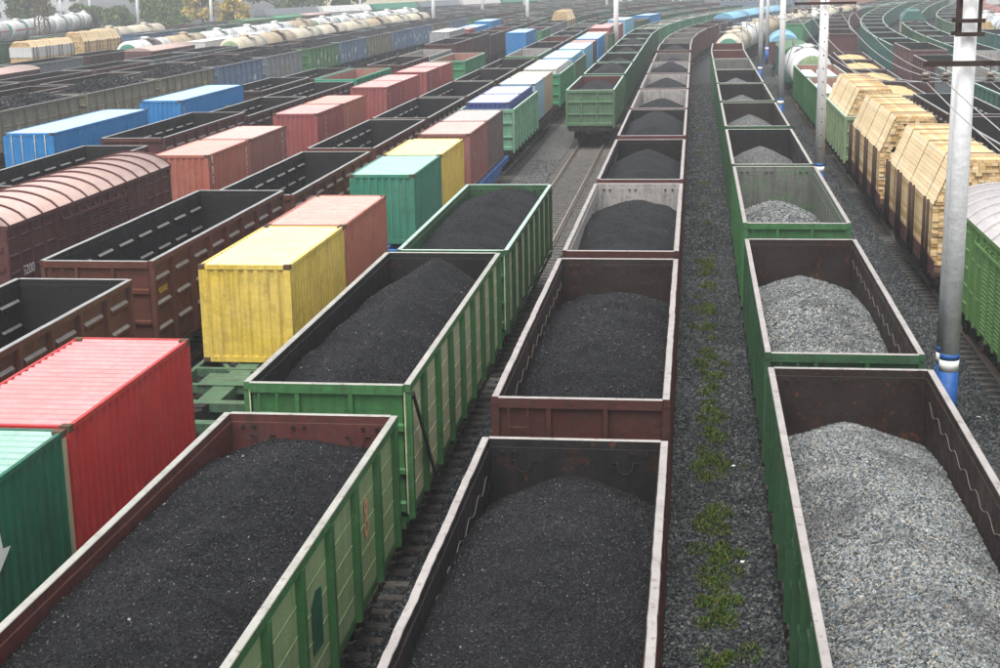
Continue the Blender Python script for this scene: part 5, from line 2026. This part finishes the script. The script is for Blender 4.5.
WIRE = plain('wire', (0.34, 0.33, 0.32), 0.5, 0.2)
spans = [((6.17, 35.08, 8.35), (5.95, 71.1, 8.9), 0.98, 1.4), ((5.95, 71.1, 8.9), (6.12, 107.5, 9.2), 1.4, 1.5), ((6.12, 107.5, 9.2), (8.5, 180.7, 9.2), 1.5, 1.5), ((6.17, 35.08, 8.35), (6.9, -8.0, 7.9), 0.98, 0.98)]
for si, (a, c, ha, hc) in enumerate(spans):
    for fi, f in enumerate((-0.95, -0.5, 0.5, 0.95)):
        wname = ['outer side towards the gravel row', 'inner side towards the gravel row', 'inner side towards the lumber', 'outer side towards the lumber'][fi]
        sname = ['first span beyond the iron-headed mast', 'second span beyond the iron-headed mast', 'third span beyond the iron-headed mast', 'span before the iron-headed mast'][si]
        o = part('overhead_wire', MB().tube(sag((a[0] + f * ha, a[1], a[2]), (c[0] + f * hc, c[1], c[2]), 0.9), 0.014, 5).build('wire'), WIRE)
        tag(o, f'thin overhead wire, {wname}, {sname}', 'wire', 'overhead wires')


def m_lattice(h, w):
    b = MB()
    c = [(-w, -w), (w, -w), (w, w), (-w, w)]
    for x, y in c:
        b.bar((x, y, -0.2), (x * 0.45, y * 0.45, h), 0.14)
    n = 9
    for k in range(n):
        z0, z1 = h * k / n, h * (k + 1) / n
        for i in range(4):
            a, d = c[i], c[(i + 1) % 4]
            f0, f1 = 1 - 0.55 * z0 / h, 1 - 0.55 * z1 / h
            b.bar((a[0] * f0, a[1] * f0, z0), (d[0] * f1, d[1] * f1, z1), 0.07)
            b.bar((d[0] * f0, d[1] * f0, z0), (a[0] * f1, a[1] * f1, z1), 0.07)
            b.bar((a[0] * f1, a[1] * f1, z1), (d[0] * f1, d[1] * f1, z1), 0.07)
    return b


tw = part('lattice_tower', m_lattice(19, 0.95).build('lattice'), plain('tower_iron', (0.10, 0.045, 0.035), 0.7), None, (-106.5, 236, 0))
tag(tw, 'dark rusty steel lattice tower in front of the white striped tanks', 'tower')


# ------------------------------------------------------------------ ballast stones, weeds, litter
def scatter_strip(x0, x1, y0, y1, dens, seed):
    rng = np.random.default_rng(seed)
    n = int((x1 - x0) * (y1 - y0) * dens)
    sz = rng.uniform(0.022, 0.06, n) * (1.0 if y0 < 55 else 1.35 if y0 < 95 else 1.7)
    p = np.stack([rng.uniform(x0, x1, n), rng.uniform(y0, y1, n), -0.25 + sz * 0.22], 1)
    return pebbles(p, sz, seed)


VV, FF, off = [], [], 0
for a in ((-0.45, 1.75, 19, 60, 420, 1), (-0.45, 1.75, 60, 100, 170, 5), (-0.45, 1.75, 100, 150, 70, 6), (4.5, 7.9, 34, 72, 190, 2), (4.5, 7.9, 72, 110, 70, 7), (-5.4, -3.2, 17, 45, 220, 3), (-9.5, -3.3, 53, 90, 70, 4)):
    V_, F_ = scatter_strip(*a)
    VV.append(V_); FF.append(F_ + off); off += len(V_)
bs_ = part('ballast_gravel', np_mesh('ballast', np.concatenate(VV), np.concatenate(FF)), BSTONES)
bs_['kind'] = 'stuff'
bs_['label'] = 'loose dark grey ballast stones between the tracks'


def weed_mesh(spots, seed):
    rng = np.random.default_rng(seed)
    V, Fc, o = [], [], 0
    for (x, y, r, h, n) in spots:
        a = rng.uniform(0, 2 * np.pi, n)
        d = r * np.sqrt(rng.uniform(0, 1, n))
        bx, by = x + d * np.cos(a) * 0.8, y + d * np.sin(a) * 1.5
        lean = rng.uniform(0, 2 * np.pi, n)
        L = h * rng.uniform(0.4, 1.1, n) * (1 - 0.55 * d / r)
        tilt = rng.uniform(0.2, 1.1, n)
        tx, ty, tz = L * np.sin(tilt) * np.cos(lean), L * np.sin(tilt) * np.sin(lean), L * np.cos(tilt)
        wd = rng.uniform(0.008, 0.022, n)
        px, py = -np.sin(lean) * wd, np.cos(lean) * wd
        z0 = -0.25 + rng.uniform(0, 0.10, n) * (h / 0.3)
        A = np.stack([bx - px * 0.4, by - py * 0.4, z0], 1)
        B = np.stack([bx + tx * 0.55 - px, by + ty * 0.55 - py, z0 + tz * 0.6], 1)
        C_ = np.stack([bx + tx, by + ty, z0 + tz], 1)
        D = np.stack([bx + tx * 0.55 + px, by + ty * 0.55 + py, z0 + tz * 0.6], 1)
        V.append(np.stack([A, B, C_, D], 1).reshape(-1, 3))
        Fc.append(np.arange(n * 4).reshape(-1, 4) + o)
        o += n * 4
    return np_mesh('weeds', np.concatenate(V), np.concatenate(Fc))


rng = random.Random(11)
spots = []
for (y, k) in ((22.6, 3), (24.3, 4), (25.4, 4), (27.0, 5), (29.2, 3), (30.1, 3), (32.6, 5), (33.6, 4), (36.4, 5), (37.5, 4), (39.5, 4), (41.3, 5), (43.5, 3), (46.5, 4), (49.3, 5), (52.6, 4), (55.8, 4), (57.8, 6), (66, 2), (72, 2), (79, 3), (92, 5), (95, 3), (107, 3)):
    for _ in range(k):
        for _q in range(2):
            spots.append((0.56 + rng.gauss(0, 0.19), y + rng.gauss(0, 0.65), rng.uniform(0.10, 0.30), rng.uniform(0.07, 0.18), int(rng.uniform(110, 260))))
for _ in range(40):
    spots.append((5.35 + rng.gauss(0, 0.2), rng.uniform(27, 42), rng.uniform(0.15, 0.35), rng.uniform(0.15, 0.3), 130))
for _ in range(30):
    spots.append((5.8 + rng.gauss(0, 0.5), rng.uniform(125, 165), rng.uniform(0.3, 0.7), rng.uniform(0.2, 0.4), 90))
for _ in range(25):
    spots.append((rng.uniform(0.1, 1.4), rng.uniform(20, 110), rng.uniform(0.08, 0.2), rng.uniform(0.06, 0.12), 40))
wd_ = part('weeds', weed_mesh(spots, 5), WEED)
wd_['kind'] = 'stuff'
wd_['label'] = 'low green and yellowing weeds growing through the ballast'


def m_litter(seed):
    rng = random.Random(seed)
    b = MB()
    b.v += [(-0.05, -0.03, 0.01), (0.045, -0.035, 0.02), (0.055, 0.03, 0.0), (0.0, 0.045, 0.03), (-0.055, 0.03, 0.01)]
    b.quad([0, 1, 2, 3, 4])
    return b


for k, (x, y, lb) in enumerate([(1.02, 32.7, 'scrap of white paper on ballast beside the weed clumps'), (1.05, 27.0, 'white paper scrap near the lowest weed clumps'), (7.25, 37.0, 'white paper scrap on ballast by the iron-headed mast')]):
    tag(part('paper_scrap', mesh(('litter', k), lambda: m_litter(k)), WHITEMARK, None, (x, y, -0.20), k * 1.3), lb, 'paper', 'paper scraps on the ballast')

# ------------------------------------------------------------------ trees and buildings beyond the yard
LEAFG = island_mat('leaf_green', [(0.0, (0.03, 0.055, 0.015)), (0.6, (0.07, 0.12, 0.03)), (1.0, (0.15, 0.2, 0.05))], 0.7)
LEAFY = island_mat('leaf_yellow', [(0.0, (0.16, 0.12, 0.02)), (0.6, (0.42, 0.31, 0.05)), (1.0, (0.6, 0.48, 0.12))], 0.7)
BARK = plain('bark', (0.07, 0.05, 0.035), 0.9)


def tree(x, y, h, w, mat, label, seed, n=4200, size=0.34):
    rng = np.random.default_rng(seed)
    r2 = random.Random(seed)
    t = thing('tree', label, 'tree', (x, y, -0.25), 0, 'trees beyond the yard')
    b = MB()
    b.tube([(0, 0, -0.3), (0.1, 0.05, h * 0.3), (0.0, 0.1, h * 0.75)], [0.028 * h, 0.02 * h, 0.006 * h], 8)
    cl = []
    for k in range(13):
        a, zz = r2.uniform(0, 6.28), h * r2.uniform(0.28, 0.9)
        q = w * (1.0 - 0.55 * abs(zz / h - 0.5) / 0.45) * r2.uniform(0.45, 1.0)
        e = (q * math.cos(a), q * math.sin(a), zz)
        b.tube([(0.03, 0.05, zz * 0.65), (e[0] * 0.5, e[1] * 0.5, zz * 0.85), e], [0.009 * h, 0.006 * h, 0.003 * h], 5)
        cl.append((*e, w * r2.uniform(0.28, 0.5)))
    part('trunk', b.build('trunk'), BARK, t)
    ci = rng.integers(0, len(cl), n)
    C_ = np.array(cl)[ci]
    d = rng.normal(size=(n, 3))
    d /= np.linalg.norm(d, axis=1)[:, None]
    rr = C_[:, 3] * rng.uniform(0.35, 1.05, n) ** 0.6
    c = C_[:, :3] + d * rr[:, None] * np.array([1, 1, 0.8])
    u = rng.normal(size=(n, 3)); u /= np.linalg.norm(u, axis=1)[:, None]
    v = np.cross(u, rng.normal(size=(n, 3))); v /= np.linalg.norm(v, axis=1)[:, None]
    s = size * rng.uniform(0.5, 1.2, n)[:, None]
    V = np.stack([c - u * s, c + v * s * 0.6, c + u * s, c - v * s * 0.6], 1).reshape(-1, 3)
    part('crown', np_mesh('crown', V, np.arange(n * 4).reshape(-1, 4)), mat, t)
    return t


TREES = [(-152, 330, 11, 4.5, 0, 'bushy green tree beside the lattice tower'), (-141, 338, 6, 4, 0, 'low green tree behind the tall green gondola'), (-131, 330, 5.5, 4.2, 0, 'low spreading green tree beyond the cream tanks'),
         (-124, 338, 7, 4.5, 0, 'round green tree before the far white tanks'), (-133, 372, 13, 6, 0, 'tall dark green tree behind the yellow tree'), (-118, 352, 10.5, 4.6, 1, 'golden yellow autumn tree'), (-108, 345, 7.5, 3.5, 1, 'small pale yellow tree beside the golden one'),
         (-107, 378, 14, 6, 0, 'tall grey green tree beyond the green boxcars'), (-97, 372, 14, 6.5, 0, 'wide green tree behind the concrete mast'), (-147, 385, 14, 7, 0, 'large hazy tree at the far yard edge'), (-160, 350, 10, 5, 0, 'outermost green tree above the striped tanks'), (-88, 380, 12, 5, 0, 'hazy green tree beside the pale building'), (-116, 322, 5, 3.6, 0, 'low shrubby tree in front of the golden tree')]
for k, (x, y, h, w_, kd, lb) in enumerate(TREES):
    tree(x * 0.9, y * 0.9, h, w_, LEAFY if kd else LEAFG, lb, 50 + k)

GLASS = plain('window_glass', (0.06, 0.07, 0.08), 0.15)


def building(x, y, wx, wy, h, col, label, rotz=0.0, cols=8, floors=3, roofc='slate'):
    t = thing('building', label, 'building', (x, y, -0.25), rotz, 'buildings beyond the yard')
    part('wall', MB().box(-wx / 2, wx / 2, -wy / 2, wy / 2, -0.2, h).build('walls'), col, t)
    part('roof', MB().box(-wx / 2 - 0.4, wx / 2 + 0.4, -wy / 2 - 0.4, wy / 2 + 0.4, h + 0.003, h + 0.5).build('roof'), P[roofc], t)
    for f in range(floors):
        for k in range(cols):
            xx = -wx / 2 + wx * (k + 0.5) / cols
            zz = h * (f + 0.35) / floors
            wn_ = part('window', mesh(('bwin', wx, cols, h, floors), lambda: MB().box(-wx / cols * 0.3, wx / cols * 0.3, -0.08, 0.02, 0, h / floors * 0.45)), P['white'], t, (xx, -wy / 2 - 0.003, zz))
            part('pane', mesh(('bpane', wx, cols, h, floors), lambda: MB().box(-wx / cols * 0.25, wx / cols * 0.25, -0.1, -0.082, 0.1, h / floors * 0.40)), GLASS, wn_)
    return t


building(-92, 432, 30, 14, 13, plain('pale_render', (0.62, 0.56, 0.42), 0.8), 'pale yellow building behind the blue grey hopper', 0.1, 10, 4)
building(-62, 440, 34, 12, 12, plain('white_render', (0.68, 0.68, 0.68), 0.8), 'long white building behind the white roofed hopper', 0.1, 14, 3)
building(-22, 450, 36, 12, 10, plain('grey_render', (0.45, 0.46, 0.47), 0.8), 'grey hall beyond the hazy gondolas', 0.0, 12, 2)
building(18, 455, 22, 12, 9, paint('hall_blue', (0.10, 0.16, 0.28)), 'blue hall beyond the bright green gondolas', -0.1, 8, 2)
building(46, 460, 24, 12, 9, paint('hall_red', (0.42, 0.14, 0.10)), 'brick red hall beyond the curving tanks', -0.15, 8, 2)
building(-190, 400, 40, 14, 12, plain('grey_render2', (0.5, 0.5, 0.5), 0.8), 'grey building behind the outermost trees', 0.3, 12, 3)
building(100, 440, 44, 14, 9, plain('grey_render3', (0.5, 0.5, 0.48), 0.8), 'pale shed beyond the outer boxcar rows', -0.4, 12, 2)

# ------------------------------------------------------------------ haze
hz = bpy.data.materials.new('haze')
hz.use_nodes = True
hn, hl = hz.node_tree.nodes, hz.node_tree.links
hn.remove(hn['Principled BSDF'])
pv = hn.new('ShaderNodeVolumePrincipled')
pv.inputs['Color'].default_value = (0.93, 0.95, 0.97, 1)
pv.inputs['Density'].default_value = HAZE_DENSITY
pv.inputs['Anisotropy'].default_value = 0.2
hl.new(pv.outputs[0], hn['Material Output'].inputs['Volume'])
hb = part('haze', MB().box(-910, 910, -70, 1510, -1.9, 26).build('haze'), hz)
hb['kind'] = 'stuff'
hb['label'] = 'thin pale haze over the yard'
